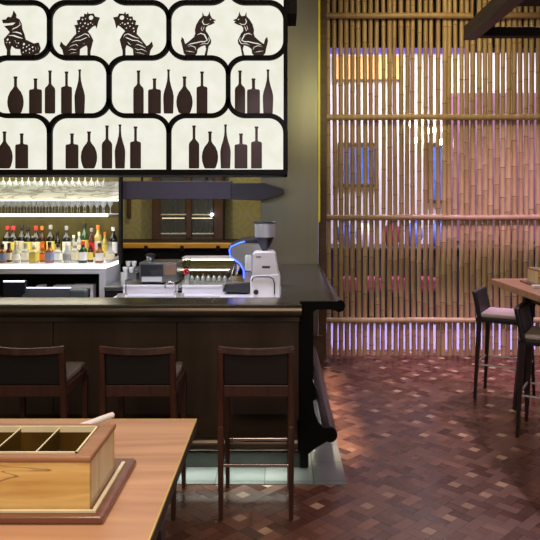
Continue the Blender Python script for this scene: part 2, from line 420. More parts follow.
tag(MB().box(PX(446,YB-.05), 4.2, YB-.10, YB-.04, 1.1, 3.42).build('dim_wall_sheet', simple('dim pink wall light', (128,84,112), .9, noise=.35, scale=2.5), bevel=.01), 'large mauve sheet added for the dim pink light on the far wall at right', 'added light sheet')  # added sheet, its mauve imitates dim pinkish light on the wall
# bulbs
mids_used = set()
for px, py, la in ((410,124,'small bright bulb on a cord behind the bamboo, leftmost of the cluster'), (422.5,121,'small bright bulb, topmost of the hanging cluster behind the bamboo'), (419,140,'small bright bulb, lowest and left in the hanging cluster behind the bamboo'),
               (428,131,'small bright bulb in the middle of the cluster behind the bamboo'), (433,130,'small bright bulb, upper right of the hanging cluster behind the bamboo'), (436,142,'small bright bulb, lowest and right in the hanging cluster behind the bamboo')):
    p = P(px, py, 7.445+.02*(py-121)/21)
    mids = [((a[0]+a[1])+(b_[0]-b_[1]))/2 for a, b_ in zip(gaps, gaps[1:]) if (b_[0]-b_[1])-(a[0]+a[1]) > .006]
    mids = [g for g in mids if g not in mids_used]
    g_ = min(mids, key=lambda g: abs(g-p.x)); mids_used.add(g_) ; p.x = g_*p.y/YS
    t = thing('hanging_bulb', p, la, 'lamp')
    MB().lathe([(.006,-.03),(.022,-.018),(.027,0),(.018,.018),(.006,.03)], p, 10).build('bulb', M['bulb'], t, smooth=True)
    MB().tube([(p.x,p.y,p.z+.02),(p.x,p.y,CEIL-.01)], .002, 6).build('cord', M['dark'], t)

# ------------------------------------------------------------ hanging timber frame above the high table
fr = thing('hanging_timber_frame', (2.7, 5.0, 3.0), 'dark timber frame hanging from the ceiling above the high table', 'frame')
MB().box(1.55, 1.66, 3.3, 5.6, 3.08, 3.2).build('long_beam', M['beam_wood'], fr, bevel=.006)
MB().box(1.66, 3.9, 5.5, 5.6, 3.095, 3.17).build('cross_beam', M['dark'], fr, bevel=.006)
MB().box(1.66, 3.9, 3.3, 3.4, 3.095, 3.17).build('cross_beam', M['dark'], fr, bevel=.006)
MB().box(3.9, 4.0, 3.3, 5.6, 3.05, 3.2).build('long_beam', M['dark_brown'], fr, bevel=.006)
MB().box(1.72, 3.84, 3.5, 4.9, 3.16, 3.19).build('panel', M['dark'], fr)
for hx, hy in ((1.6,3.5),(1.6,5.45),(3.95,3.5),(3.95,5.45)): MB().tube([(hx,hy,3.2),(hx,hy,CEIL-.005)], .012, 8).build('hanger_rod', M['dark'], fr)

# ------------------------------------------------------------ bar
Y0 = 4.2
S = lambda px, py: (PX(px,Y0), PZ(py,Y0))
bar = thing('bar_counter', (-1.2, 5.2, 0), 'long dark bar with bronze panels and steel top that turns a corner', 'bar')
TOP = 1.06; BL = -3.15
# end panel profile
prof = [S(300,301.5), S(338,301.5)] + [(S(339,306)[0]+.040*math.cos(R(a)), S(339,306)[1]+.040*math.sin(R(a))) for a in (70,45,20,-5,-30,-55,-80,-100)] + [S(333,309.6), S(316,309.6), S(313.5,312), S(313,400), S(315,414), S(319,424), S(324,428)]
nc = S(330,435); prof += [(nc[0]+.048*math.cos(R(a)), nc[1]+.048*math.sin(R(a))) for a in (85,60,35,10,-15,-40,-65,-90,-115)] + [S(318,447), S(308.5,454), S(308.5,467.5), S(300,467.5)]
MB().prism([(a, b) for a, b in prof], Y0, Y0+.03).build('end_panel', M['black_gloss'], bar)
# body of both runs
MB().box(BL, .12, 4.27, 4.5, .09, .985).build('front_body', M['dark'], bar)
MB().box(.0, .17, 4.5, 6.84, .0, 1.02).box(.17,.203,4.24,6.84,.3,1.0).build('return_body', M['dark'], bar)
for a, b_ in ((-3.15,-2.272),(-2.268,-1.470),(-1.466,-.672),(-.668,.118)):
    MB().box(a, b_, 4.25, 4.272, .30, .94).build('front_panel', M['bar_panel'], bar, bevel=.003)
MB().box(BL, .122, 4.215, 4.272, .94, .985).build('top_moulding', M['bar_nose'], bar, bevel=.004)
MB().box(BL, .17, 4.23, 4.3, 0.006, .10).build('kick_tiles', M['kick'], bar)
# front worktop with round nose
c_ = arc(4.15, 1.022, .038, 90, 270, 10)
MB().prism([(4.47,1.06)]+c_+[(4.47,.984)], BL, .128, 'yz').build('front_worktop', [M['bar_top']], bar, smooth=True)
MB().prism([(4.16,1.0585)]+arc(4.15,1.022,.0405,100,262,10)+[(4.16,.982)], BL, .129, 'yz').build('nosing', M['bar_nose'], bar, smooth=True)
# return worktop, nose runs in depth
MB().prism([(.0,1.0605)]+[(.36,1.0605)]+arc(.372,1.036,.030,75,-100,10)+[(.30,1.018),(.0,1.018)], Y0+.03, 6.86, 'xz').build('return_worktop', M['return_dark'], bar, smooth=True)
# foot rails: front and return
MB().prism([(4.25,.34),(4.12,.30)]+arc(4.03,.234,.045,60,260,10)+[(4.25,.185),(4.27,.185),(4.27,.34)], BL, .10, 'yz').build('front_foot_rail', M['bar_nose'], bar, smooth=True)
MB().tube([(nc[0],Y0+.03,nc[1]),(nc[0],5.5,nc[1]),(nc[0],6.8,nc[1])], .046, 18).build('return_foot_rail', M['rail_dark'], bar, smooth=True)
for yb in (5.1, 6.0, 6.75): MB().prism([(.203,.40),(.215,.36),(.26,.29),(nc[0]-.03,nc[1]+.03),(nc[0]-.03,nc[1]-.04),(.203,.15)], yb, yb+.04).build('rail_bracket', M['black_gloss'], bar, bevel=.003)
MB().box(.17, .203, 4.24, 6.84, .11, .3).build('lower_panel', M['dark'], bar)
# foot lighting
MB().box(BL, .10, 4.06, 4.08, .186, .1885).build('foot_light', M['led_under'], bar)
MB().box(.18, .21, 4.5, 6.7, .10, .108).build('foot_light', M['led_side'], bar)
# inner work deck with two sinks
ND = 5.75
DZ = .975; SZ = .955; LZ = .79; XS = PX(119,5.4); XG = PX(223.5,5.4)
MB().box(BL, XS-.002, 4.5, ND, .72, LZ).build('low_deck', M['steel'], bar)
MB().box(XG, 0, 4.5, 5.76, .2, DZ).build('machine_deck', M['steel_light'], bar)
sk = MB()
s0, s1, s2, s3 = PX(127,5.3), PX(176,5.3), PX(183,5.3), PX(221,5.3)
sk.box(XS, XG-.002, 4.5, 4.75, .2, SZ).box(XS, XG-.002, 5.3, 5.4, .2, SZ).box(XS, s0, 4.75, 5.3, .2, SZ).box(s1, s2, 4.75, 5.3, .2, SZ).box(s3, XG-.002, 4.75, 5.3, .2, SZ)
sk.box(s0, s1, 4.75, 5.3, .7, .72).box(s2, s3, 4.75, 5.3, .7, .72)
sk = sk.build('sink_deck', M['steel_light'], bar)
for a, b_ in ((123,177.5),(182,222.5)):
    MB().box(PX(a,5.4), PX(b_,5.4), 5.4, 5.43, SZ-.02, PZ(287,5.4)).box(PX(a,5.4), PX(b_,5.4), 5.385, 5.46, PZ(287,5.4), PZ(285.6,5.4)).build('splash_back', M['steel_light'], bar, bevel=.002)

# ------------------------------------------------------------ bar stools at the bar
def make_stool():
    t = thing('bar_stool', (0,0,0), 'x', 'bar stool')
    W = .19; h = .94
    for s in (-1,1):
        # rear leg runs up as back post
        b = MB(); b.bar((s*(W-.002),-.005,0),(s*W,.01,.5),.024,.026,.034,.036,up=(0,1,0)); b.bar((s*W,.01,.5),(s*(W-.002),-.035,h-.012),.034,.036,.030,.026,up=(0,1,0))
        b.build('rear_leg', M['stool_wood'], t, bevel=.003)
        MB().bar((s*(W-.006),.40,0),(s*(W-.004),.385,.68),.024,.024,.034,.034).build('front_leg', M['stool_wood'], t, bevel=.003)
        MB().bar((s*W,.02,.69),(s*W,.375,.69),.024,.05,up=(0,0,1)).build('side_rail', M['stool_wood'], t, bevel=.003)
    MB().box(-W+.012, W-.012, -.008, .018, .662, .722).build('rear_rail', M['stool_wood'], t, bevel=.003)
    MB().box(-W+.012, W-.012, .36, .385, .665, .715).build('front_rail', M['stool_wood'], t, bevel=.003)
    # top rail: dips a little in the middle and bows back
    b = MB(); n = 12; vs = []
    for i in range(n+1):
        u = -1+2*i/n; xx = u*(W+.010); zt = h-.010*(1-u*u); yb = -.034-.016*(1-u*u)
        vs += [(xx,yb-.013,zt-.036),(xx,yb+.013,zt-.036),(xx,yb+.010,zt),(xx,yb-.010,zt)]
    fs = []
    for i in range(n):
        a = i*4; c = a+4
        for k in range(4): fs.append((a+k, a+(k+1)%4, c+(k+1)%4, c+k))
    fs += [(0,1,2,3),(n*4+3,n*4+2,n*4+1,n*4)]
    b.add(vs, fs); b.build('top_rail', M['stool_wood'], t, bevel=.003)
    b = MB(); b.add([(-W+.014,.0,.722),(W-.014,.0,.722),(W-.014,-.030,.905),(-W+.014,-.030,.905),(-W+.014,.022,.722),(W-.014,.022,.722),(W-.014,-.008,.905),(-W+.014,-.008,.905)], [(0,1,2,3),(7,6,5,4),(0,4,5,1),(1,5,6,2),(2,6,7,3),(3,7,4,0)])
    b.build('backrest', M['leather'], t, bevel=.008, seg=3)
    MB().box(-W+.005, W-.005, .03, .40, .715, .755).build('seat', M['seat_fabric'], t, bevel=.014, seg=3)
    for y in (.0, .392): MB().box(-W+.01, W-.01, y-.006, y+.006, .283, .299).build('footrest', M['chrome'], t, bevel=.002)
    for s in (-1,1): MB().box(s*(W-.004)-.005, s*(W-.004)+.005, .012, .385, .283, .297).build('footrest', M['stool_wood'], t, bevel=.002)
    return t
st = make_stool()
YR = 3.545
for i, (px, la) in enumerate(((-8+37,'dark wooden bar stool at the bar, nearest the left edge, behind the slotted box'), (138.5,'dark wooden bar stool at the bar, middle one, behind the corner of the wooden table'), (256,'dark wooden bar stool at the bar standing clear of the table, legs fully in view'))):
    o = st if i == 0 else copy_tree(st)
    o.location = (PX(px,YR), YR, 0); o.rotation_euler = (0,0,0); tag(o, la, 'bar stool', 'dark wooden stools at the bar')

# ------------------------------------------------------------ black stools at the high table
def make_black_stool():
    t = thing('bar_stool', (0,0,0), 'x', 'bar stool')
    W = .2
    for s in (-1,1):
        MB().bar((s*W,-.005,0),(s*(W-.02),.03,.7),.022,.024,.038,.04).build('rear_leg', M['black_wood'], t, bevel=.003)
        MB().bar((s*W,.42,0),(s*(W-.02),.39,.7),.022,.024,.038,.04).build('front_leg', M['black_wood'], t, bevel=.003)
        MB().box(s*(W-.008)-.005, s*(W-.008)+.005, .01, .41, .30, .312).build('footrest', M['bright_steel'], t)
    for y in (.005, .41): MB().box(-W+.01, W-.01, y-.006, y+.006, .30, .315).build('footrest', M['bright_steel'], t)
    MB().box(-W, W, .0, .41, .672, .712).build('seat_frame', M['black_leather'], t, bevel=.008)
    MB().box(-W+.002, W-.002, .035, .415, .712, .752).build('seat', M['pale_seat'], t, bevel=.018, seg=3)
    b = MB(); zs = 8; n = 8; vs = []; fs = []
    for k in (0,1):
        for j in range(zs+1):
            z = .69+.245*j/zs
            for i in range(n+1):
                u = -1+2*i/n; vs.append((u*(W+.004), .02-.05*(j/zs)-.014*(1-u*u)+k*.038, z-(.006*(1-u*u) if j == zs else 0)))
    N = (zs+1)*(n+1); w = n+1
    for j in range(zs):
        for i in range(n):
            a = j*w+i; fs += [(a,a+1,a+w+1,a+w), (N+a,N+a+w,N+a+w+1,N+a+1)]
    for i in range(n): fs += [(i,N+i,N+i+1,i+1), (zs*w+i,zs*w+i+1,N+zs*w+i+1,N+zs*w+i)]
    for j in range(zs): fs += [(j*w,(j+1)*w,N+(j+1)*w,N+j*w), (j*w+n,N+j*w+n,N+(j+1)*w+n,(j+1)*w+n)]
    b.add(vs, fs); b.build('backrest', M['black_leather'], t, bevel=.007, smooth=True)
    return t
bs = make_black_stool()
bs.location = (1.78,5.885,0); bs.rotation_euler = (0,0,R(-119.4)); tag(bs, 'black leather bar stool nearest the bamboo screen, its back to the left', 'bar stool', 'black leather stools at the high table')
b2 = copy_tree(bs); b2.location = (1.817,4.963,0); tag(b2, 'black leather bar stool cut by the right picture edge, nearer the viewer', 'bar stool', 'black leather stools at the high table')

# ------------------------------------------------------------ high table on the right
TT = PZ(278.5, 5.63)
ht = thing('high_table', (2.9, 4.7, 0), 'thick wooden high table beside the bamboo screen and black stools', 'table')
poly = [(1.785,5.63),(1.79,5.2),(1.80,4.7),(1.79,4.0),(1.80,3.4),(3.9,3.4),(3.9,5.60),(3.0,5.64)]
MB().prism(poly, TT-.052, TT, 'xy').build('tabletop', [M['table']], ht, bevel=.006)
MB().box(2.02, 3.7, 3.7, 3.75, TT-.16, TT-.054).box(2.02, 3.7, 5.28, 5.33, TT-.16, TT-.054).box(2.02, 2.07, 3.75, 5.28, TT-.16, TT-.054).box(3.65,3.7,3.75,5.28,TT-.16,TT-.054).build('apron', M['box_bw'], ht, bevel=.003)
MB().box(1.99, 3.73, 3.67, 5.36, TT-.066, TT-.052).build('steel_band', M['steel'], ht)
for x0, x1, yy in ((2.03,1.93,5.42),(2.03,1.93,3.72),(3.6,3.75,5.42),(3.6,3.75,3.72)):
    MB().bar((x1,yy,0),(x0,yy-.05,TT-.06),.05,.05,.09,.08).build('leg', M['black_wood'], ht, bevel=.004)
# its box and napkins
def cond_box(x0, x1, y0, y1, z0, h, name, label, ncomp):
    """slotted wooden box: tray, box walls, lid frame, liner, dividers"""
    t = thing(name, ((x0+x1)/2, (y0+y1)/2, z0), label, 'box')
    tr = .036
    MB().prism([(x0-tr, z0), (x1+tr, z0), (x1+tr, z0+.008), (x1+tr-.006, z0+.014), (x0-tr+.006, z0+.014), (x0-tr, z0+.008)], y0-tr+.002, y1+tr*2.0).build('tray', M['tray'], t, bevel=.003)
    g = .006; q = .008
    MB().box(x0-q, x1+q, y0-q-.006, y0-q, z0+.014, z0+.018).box(x1+q, x1+q+.008, y0-q-.006, y1+.04, z0+.014, z0+.018).build('inlay_strip', M['cream_edge'], t)
    w = .012; zb = z0+.014; zt = z0+h-.012
    MB().box(x0, x1, y0, y0+w, zb, zt).build('front_board', M['box_front'], t)
    MB().box(x0, x1, y1-w, y1, zb, zt).build('back_board', M['box_front'], t)
    MB().box(x1-w, x1, y0+w, y1-w, zb, zt).build('end_board', M['box_side'], t)
    MB().box(x0, x0+w, y0+w, y1-w, zb, zt).build('end_board', M['box_side'], t)
    MB().box(x0+w, x1-w, y0+w, y1-w, zb, zb+.01).box(x0+w, x1-w, y1-w-.012, y1-w, zb+.01, zt).box(x0+w, x1-w, y0+w, y0+w+.012, zb+.01, zt).build('inner_lining', M['box_in'], t)
    e = .004; rim = .032; zl = z0+h
    lid = MB().box(x0-e, x1+e, y0-e, y0+rim*.62, zt, zl).box(x0-e, x1+e, y1-rim*.6, y1+e, zt, zl).box(x0-e, x0+rim, y0+rim*.62, y1-rim*.6, zt, zl).box(x1-rim, x1+e, y0+rim*.62, y1-rim*.6, zt, zl)
    lid.build('lid_frame', M['box_lid'], t, bevel=.004)
    xi0, xi1, yi0, yi1 = x0+rim, x1-rim, y0+rim*.62, y1-rim*.6
    MB().box(xi0, xi1, yi0, yi0+.004, zt-.004, zl+.0015).box(xi0, xi1, yi1-.004, yi1, zt-.004, zl+.0015).box(xi0, xi0+.004, yi0, yi1, zt-.004, zl+.0015).box(xi1-.004, xi1, yi0, yi1, zt-.004, zl+.0015).build('liner', M['cream_edge'], t)
    for k in range(1, ncomp):
        xx = xi0+(xi1-xi0)*k/ncomp
        MB().box(xx-.001, xx+.001, yi0+.004, yi1-.004, zb+.01, zl-.004).box(xx-.0014, xx+.0014, yi0+.004, yi1-.004, zl-.004, zl-.002, 1).build('divider', [M['box_in'], M['cream_edge']], t)
    return t
cond_box(1.99, 2.6, 5.10, 5.33, TT+.001, .125, 'condiment_box', 'golden wooden slotted box on the high table by the bamboo screen', 4)
nx, ny = 1.90, 4.97
nb_ = MB().box(nx, nx+.3, ny, ny+.06, TT+.001, TT+.012).box(nx+.003, nx+.297, ny+.002, ny+.062, TT+.012, TT+.022)
tag(nb_.build('folded_napkin', M['napkin'], bevel=.004), 'white folded napkin before the golden box on the high table', 'napkin')

# ------------------------------------------------------------ near table with the slotted box
NT_ = 1.06
nt = thing('wooden_table', (-1.0, 1.4, 0), 'pinkish brown wooden table with thin bright edge filling the near left', 'table')
tx0, tx1, ty0, ty1 = -1.9, -.252, .75, 1.955
MB().box(tx0, tx1, ty0, ty1, NT_-.03, NT_).build('tabletop', M['table'], nt); ntop = [c for c in bpy.data.objects if c.parent == nt][0]
MB().box(tx1, tx1+.003, ty0, ty1+.002, NT_-.006, NT_+.0006).box(tx0, tx1, ty1, ty1+.002, NT_-.006, NT_+.0006).build('edge_strip', M['brass'], ntop)
MB().box(tx1, tx1+.003, ty0, ty1+.002, NT_-.032, NT_-.006).build('edge_band', M['black_wood'], ntop)
for lx in (-.30, -1.84):
    for ly in (.83, 1.52): MB().box(lx-.03, lx+.03, ly-.03, ly+.03, 0, NT_-.1).build('leg', M['black_wood'], nt, bevel=.003)
MB().box(-1.84, -.30, .81, .85, NT_-.1, NT_-.031).box(-1.84, -.30, 1.50, 1.54, NT_-.1, NT_-.031).box(-.32,-.28,.86,1.5,NT_-.1,NT_-.031).box(-1.86,-1.82,.86,1.5,NT_-.1,NT_-.031).build('apron', M['black_wood'], nt)
cond_box(-.90, -.39, 1.345, 1.545, NT_+.0015, .122, 'condiment_box', 'golden wooden slotted box on a red-brown tray on the near table', 5)
# rolled napkins
def roll(p0, p1, r, name, label, group):
    b = MB(); p0 = Vector(p0); p1 = Vector(p1); n = 10; pts = []; rs = []
    for i in range(n+1):
        u = i/n; p = p0.lerp(p1, u); pts.append(p); rs.append(r*(.86+.14*math.sin(math.pi*u)+.05*math.sin(9*u)))
    b.tube(pts, rs, 12)
    return tag(b.build(name, M['napkin'], smooth=True), label, 'napkin', group)
z0 = NT_+.016
roll((PX(70,1.75),1.74,z0), (PX(110,1.84),1.86,z0-.006), .010, 'rolled_napkin', 'white rolled napkin lying on the near table, lower of two behind the box', 'rolled napkins behind the slotted box')
roll((PX(68,1.76),1.775,z0+.012), (PX(110,1.87),1.90,z0+.014), .009, 'rolled_napkin', 'white rolled napkin resting on top of another behind the slotted box', 'rolled napkins behind the slotted box')
tag(MB().tube([(PX(-14,1.9),1.82,NT_+.008),(PX(6,1.9),1.86,NT_+.008)], .006, 8).tube([(PX(-14,1.9),1.84,NT_+.008),(PX(5,1.9),1.875,NT_+.008)], .006, 8).build('chopsticks', M['dark_plastic'], smooth=True), 'pair of dark chopsticks at the left end of the near table behind the box', 'chopsticks')

# ------------------------------------------------------------ lit lattice cabinet above the bar
YF, YP = 4.58, 4.612
lc = thing('lit_lattice_cabinet', (-1.4, YP, 1.9), 'hanging black lattice cabinet with glowing cream panels above the bar', 'lit cabinet')
q = MB(); wl = 4.6/F*YF  # line width
RC = 17.0
def stroke(pts):
    """flat bar of even width along a path given in lattice pixels"""
    n = len(pts); Lp, Rp = [], []
    for i, p in enumerate(pts):
        a = pts[max(0,i-1)]; b_ = pts[min(n-1,i+1)]; dx, dy = b_[0]-a[0], b_[1]-a[1]; l = math.hypot(dx,dy)
        Lp.append((p[0]-dy/l*2.35, p[1]+dx/l*2.35)); Rp.append((p[0]+dy/l*2.35, p[1]-dx/l*2.35))
    f = lambda p, y: (PX(p[0],YF), y, PZ(p[1],YF))
    vs = [f(p,YF) for p in Lp]+[f(p,YF) for p in Rp]+[f(p,YP) for p in Lp]+[f(p,YP) for p in Rp]; fs = []
    for i in range(n-1):
        j = i+1; fs += [(i,j,n+j,n+i), (2*n+i,3*n+i,3*n+j,2*n+j), (i,2*n+i,2*n+j,j), (n+i,n+j,3*n+j,3*n+i)]
    fs += [(0,n,3*n,2*n), (n-1,3*n-1,4*n-1,2*n-1)]
    q.add(vs, fs)
xa, xb = [-190,-70.5,49,168.5,285.5], [-130.5,-11,108.5,228]
for yb, up, dn in ((2,xb,xa), (57.5,xa,xb), (115.5,xb,xa)):
    jn = sorted([(x_, -1) for x_ in up]+[(x_, 1) for x_ in dn])
    for x_, sg in jn:
        for sd in (-1,1):
            if (x_ == 285.5 and sd == 1) or (x_ == -190 and sd == -1): continue
            stroke([(x_+sd*RC-sd*RC*math.cos(R(t_)), yb+sg*RC-sg*RC*math.sin(R(t_))) for t_ in range(0,91,9)])
    for (x0_, _), (x1_, _) in zip(jn, jn[1:]): stroke([(x0_+RC-.5,yb),(x1_-RC+.5,yb)])
    xe = jn[-1][0]
    if xe < 285: stroke([(xe+RC-.5,yb),(285.5,yb)])
    if jn[0][0] > -189: stroke([(-190,yb),(jn[0][0]-RC+.5,yb)])
for xs_, y0_, y1_ in ((xb,-58,2-RC+1), (xa,2+RC-1,57.5-RC+1), (xb,57.5+RC-1,115.5-RC+1), (xa,115.5+RC-1,171)):
    for x_ in xs_: stroke([(x_,y0_),(x_,y1_)])
q.build('lattice', M['screen_frame'], lc)
X0, X1, Z0, Z1 = PX(-191,YF), PX(287.5,YF), PZ(175,YF), PZ(-58,YF)
MB().box(PX(283.5,YF), X1, YF-.01, 5.0, Z0, Z1).box(X0, X0+.03, YF-.01, 5.0, Z0, Z1).box(X0, X1, YF-.01, 5.0, Z1, Z1+.03).box(X0, X1, 4.97, 5.0, Z0, Z1).build('case', M['screen_frame'], lc)
MB().box(X0, X1, YF-.015, 5.0, Z0, PZ(169.6,YF)).build('bottom_board', M['screen_frame'], lc, bevel=.003)
MB().box(X0+.03, PX(283.5,YF), YP, YP+.012, PZ(169.6,YF), Z1).build('lit_panel', M['lit'], lc)
for hx in (PX(291.5,YF), X0+.1, -1.5):
    pass
MB().box(PX(288,YF), PX(297,YF), YF, 4.9, PZ(14,YF), CEIL-.002).build('hanger_bracket', M['dark'], lc, bevel=.004)
for hx in (-2.6, -1.4): MB().box(hx, hx+.05, 4.8, 4.85, Z1+.03, CEIL-.002).build('hanger_bracket', M['dark'], lc)

# shadows of bottles on the lit paper, built as flattened dark solids  (w,h in px)
def sil(kind):
    W = {'A':10.5,'B':13,'C':16.5,'D':10.5,'E':11}[kind]; H = {'A':43,'B':35,'C':37,'D':44,'E':42}[kind]
    pr = {'A':[(.46,0),(.5,.04),(.5,.55),(.44,.6),(.2,.66),(.13,.7),(.13,.95),(.17,.96),(.17,1)],
          'B':[(.48,0),(.5,.03),(.5,.63),(.46,.68),(.16,.70),(.12,.73),(.12,.95),(.15,.96),(.15,1)],
          'C':[(.3,0),(.38,.05),(.48,.2),(.5,.32),(.46,.45),(.34,.58),(.16,.68),(.09,.74),(.09,.95),(.12,.96),(.12,1)],
          'D':[(.44,0),(.46,.05),(.5,.3),(.5,.4),(.42,.5),(.26,.62),(.14,.74),(.1,.85),(.1,.96),(.14,.97),(.14,1)],
          'E':[(.48,0),(.5,.02),(.5,.60),(.44,.63),(.16,.65),(.12,.67),(.12,.95),(.17,.96),(.17,1)]}[kind]
    k = 4.598/F
    return [(a*W*k, b_*H*k) for a, b_ in pr]
names = {'A':'round-shouldered bottle','B':'squat square bottle','C':'teardrop flask','D':'slim tapering bottle','E':'straight-sided tall bottle'}
sh = {}
for kk in 'ABCDE':
    MBk = MB().lathe(sil(kk), (0,0,0), 20, sy=.2)
    sh[kk] = MBk
cells = {('middle row, left cell',112.8):[('C',15.5),('B',35.5),('A',50),('E',66.5),('D',79.7)],
         ('middle row, centre cell',112.8):[('A',138.5),('B',154.5),('D',168.5),('C',184.5),('E',202)],
         ('middle row, right cell',112.8):[('A',240),('B',253.5),('D',268)],
         ('bottom row, left cell',169.4):[('C',4.5),('B',21.7)],
         ('bottom row, centre cell',169.4):[('B',72),('C',89),('A',107),('D',120),('E',135.5)],
         ('bottom row, right cell',169.4):[('A',194),('C',210),('D',225.5),('B',241),('E',256.5)]}
first = {}
for (cn, by), lst in cells.items():
    for kk, px in lst:
        if kk not in first:
            o = sh[kk].build('bottle_shadow', M['silhouette'], smooth=True); first[kk] = o
        else:
            o = first[kk].copy(); col.objects.link(o)
        zb = PZ(by,YF) if by > 150 else PZ(by+.3,YF)
        o.location = (PX(px,4.598), 4.598, (PZ(168.4,YF) if by > 150 else PZ(113.2,YF))+.0005)
        tag(o, 'dark '+names[kk]+' shadow in the lit cabinet, '+cn+(', rightmost there' if px == 256.5 else ', leftmost there' if px == 194 else ''), 'bottle', 'dark bottle shadows in the lit cabinet')

# animal figures: outline with open-work swirls, cut from one thick board
def strip(pts, w=9):
    L, Rr = [], []
    for i, p in enumerate(pts):
        a = pts[max(0,i-1)]; b_ = pts[min(len(pts)-1,i+1)]
        dx, dy = b_[0]-a[0], b_[1]-a[1]; l = math.hypot(dx,dy) or 1
        ww = w*(.35 if i in (0,len(pts)-1) else 1)/2
        L.append((p[0]-dy/l*ww, p[1]+dx/l*ww)); Rr.append((p[0]+dy/l*ww, p[1]-dx/l*ww))
    return L+Rr[::-1]
def circ(cx, cy, r): return [(cx+r*math.cos(2*math.pi*i/10), cy+r*math.sin(2*math.pi*i/10)) for i in range(10)]
kirin = ([(320,75),(335,112),(365,118),(380,100),(388,70),(398,110),(415,140),(450,155),(425,165),(440,180),(400,200),(370,208),(352,230),(352,262),(374,290),(405,355),(400,385),(380,410),(370,460),(362,505),(338,505),(355,440),(345,400),(310,410),(285,425),(270,440),(265,480),(240,505),(160,505),(135,480),(125,430),(108,360),(115,320),(135,340),(150,390),(180,370),(235,322),(248,290),(245,250),(258,200),(288,150),(318,118)],
         [strip([(330,140),(318,170),(335,198),(368,196),(392,182)],11), strip([(318,205),(306,240),(318,262),(332,230),(340,212)],8), strip([(262,300),(300,284),(338,296),(352,325),(366,352),(340,366),(300,366),(250,378),(205,386),(170,402)],13),
          strip([(378,320),(388,355),(370,385),(320,386),(285,402)],9), strip([(160,420),(205,405),(245,420),(255,450)],9), strip([(150,455),(195,462),(245,470)],9), circ(398,148,7)])
lion = ([(320,75),(335,95),(380,90),(395,120),(440,130),(425,165),(408,235),(395,205),(375,215),(345,240),(322,265),(350,300),(375,350),(362,400),(347,460),(347,505),(320,505),(320,430),(310,400),(270,420),(245,440),(240,505),(150,505),(85,500),(75,450),(48,410),(60,365),(85,395),(110,410),(140,370),(180,320),(210,290),(205,240),(190,205),(225,200),(215,160),(245,150),(250,120),(285,120),(290,90),(315,100)],
        [circ(354,130,24), circ(270,148,9), circ(300,140,7), circ(295,185,10), circ(250,185,8), circ(240,235,9), circ(275,215,8), circ(325,195,9), circ(350,182,8), circ(235,265,8), circ(310,232,8), circ(370,195,6),
         strip([(185,335),(235,318),(295,288),(328,300),(340,330)],11), strip([(150,385),(200,356),(250,352),(300,330),(322,322)],11), strip([(120,430),(165,405),(205,392),(228,410)],9), strip([(110,465),(160,440),(200,445),(228,430)],9), strip([(130,490),(180,475),(228,470)],8), strip([(262,400),(285,385),(300,365)],8)])
beast = ([(135,62),(160,100),(158,130),(190,145),(212,190),(218,240),(238,290),(252,345),(300,368),(335,385),(380,375),(398,430),(382,478),(340,492),(310,505),(215,505),(205,480),(200,440),(150,435),(112,405),(100,450),(102,505),(68,505),(70,450),(45,390),(40,340),(72,305),(98,275),(70,240),(42,215),(80,208),(130,203),(158,178),(120,178),(80,184),(30,184),(22,152),(60,148),(80,122),(110,128),(125,100)],
         [strip([(190,165),(198,200),(170,222),(128,240),(112,262)],14), strip([(118,272),(160,272),(205,285),(215,300)],13), strip([(80,305),(130,305),(180,322),(225,335)],14), circ(75,345,12), circ(95,375,9), circ(65,375,7), strip([(118,365),(150,355),(160,380),(140,400)],8), circ(180,380,9), circ(165,410,7),
          circ(235,390,13), circ(228,425,9), circ(262,415,9), circ(285,400,8), circ(290,440,11), circ(255,455,9), circ(320,420,10), circ(325,455,8), circ(228,470,8), strip([(345,400),(352,440),(345,470)],8), strip([(368,400),(378,440),(368,465)],7), circ(290,475,7)])
def figure(data, ox, oy, mirror, label, nm):
    outline, holes = data; k = 1/9.82; Y = 4.602
    cu = bpy.data.curves.new(nm, 'CURVE'); cu.dimensions = '2D'; cu.fill_mode = 'BOTH'; cu.extrude = .005; cu.resolution_u = 2
    cen = 250
    zb = 505*k
    for j, pl in enumerate([outline]+holes):
        sp = cu.splines.new('POLY'); sp.points.add(len(pl)-1); sp.use_cyclic_u = True
        for i, (a, b_) in enumerate(pl):
            a = (a-cen)*(-1 if mirror else 1)
            sp.points[i].co = (a*k/F*Y, (505-b_)*k/F*Y, 0, 1)
    o = bpy.data.objects.new(nm, cu); col.objects.link(o)
    dg = bpy.context.evaluated_depsgraph_get(); me = bpy.data.meshes.new_from_object(o.evaluated_get(dg))
    bpy.data.objects.remove(o)
    me.materials.clear(); me.materials.append(M['silhouette'])
    for v in me.vertices: x_, y_, z_ = v.co; v.co = (x_, z_, y_)
    o = bpy.data.objects.new(nm, me); col.objects.link(o)
    o.location = (PX(ox, Y), Y, PZ(55.2, YF)+.0005)
    return tag(o, label, 'animal figure', 'dark animal figures in the lit cabinet')
figure(beast, 0+250/9.82, 5, False, 'dark openwork beast figure facing left with spotted body, in the leftmost top cell', 'beast_figure')
figure(lion, 55+250/9.82, 5, False, 'dark openwork guardian lion facing right, in the middle top cell', 'lion_figure')
figure(lion, 159-250/9.82-1.5+.5, 5, True, 'dark openwork guardian lion facing left, in the middle top cell', 'lion_figure')
figure(kirin, 170+250/9.82, 5, False, 'dark openwork horned beast facing right, in the right top cell', 'horned_beast_figure')
figure(kirin, 278-250/9.82+1, 5, True, 'dark openwork horned beast facing left, in the right top cell', 'horned_beast_figure')

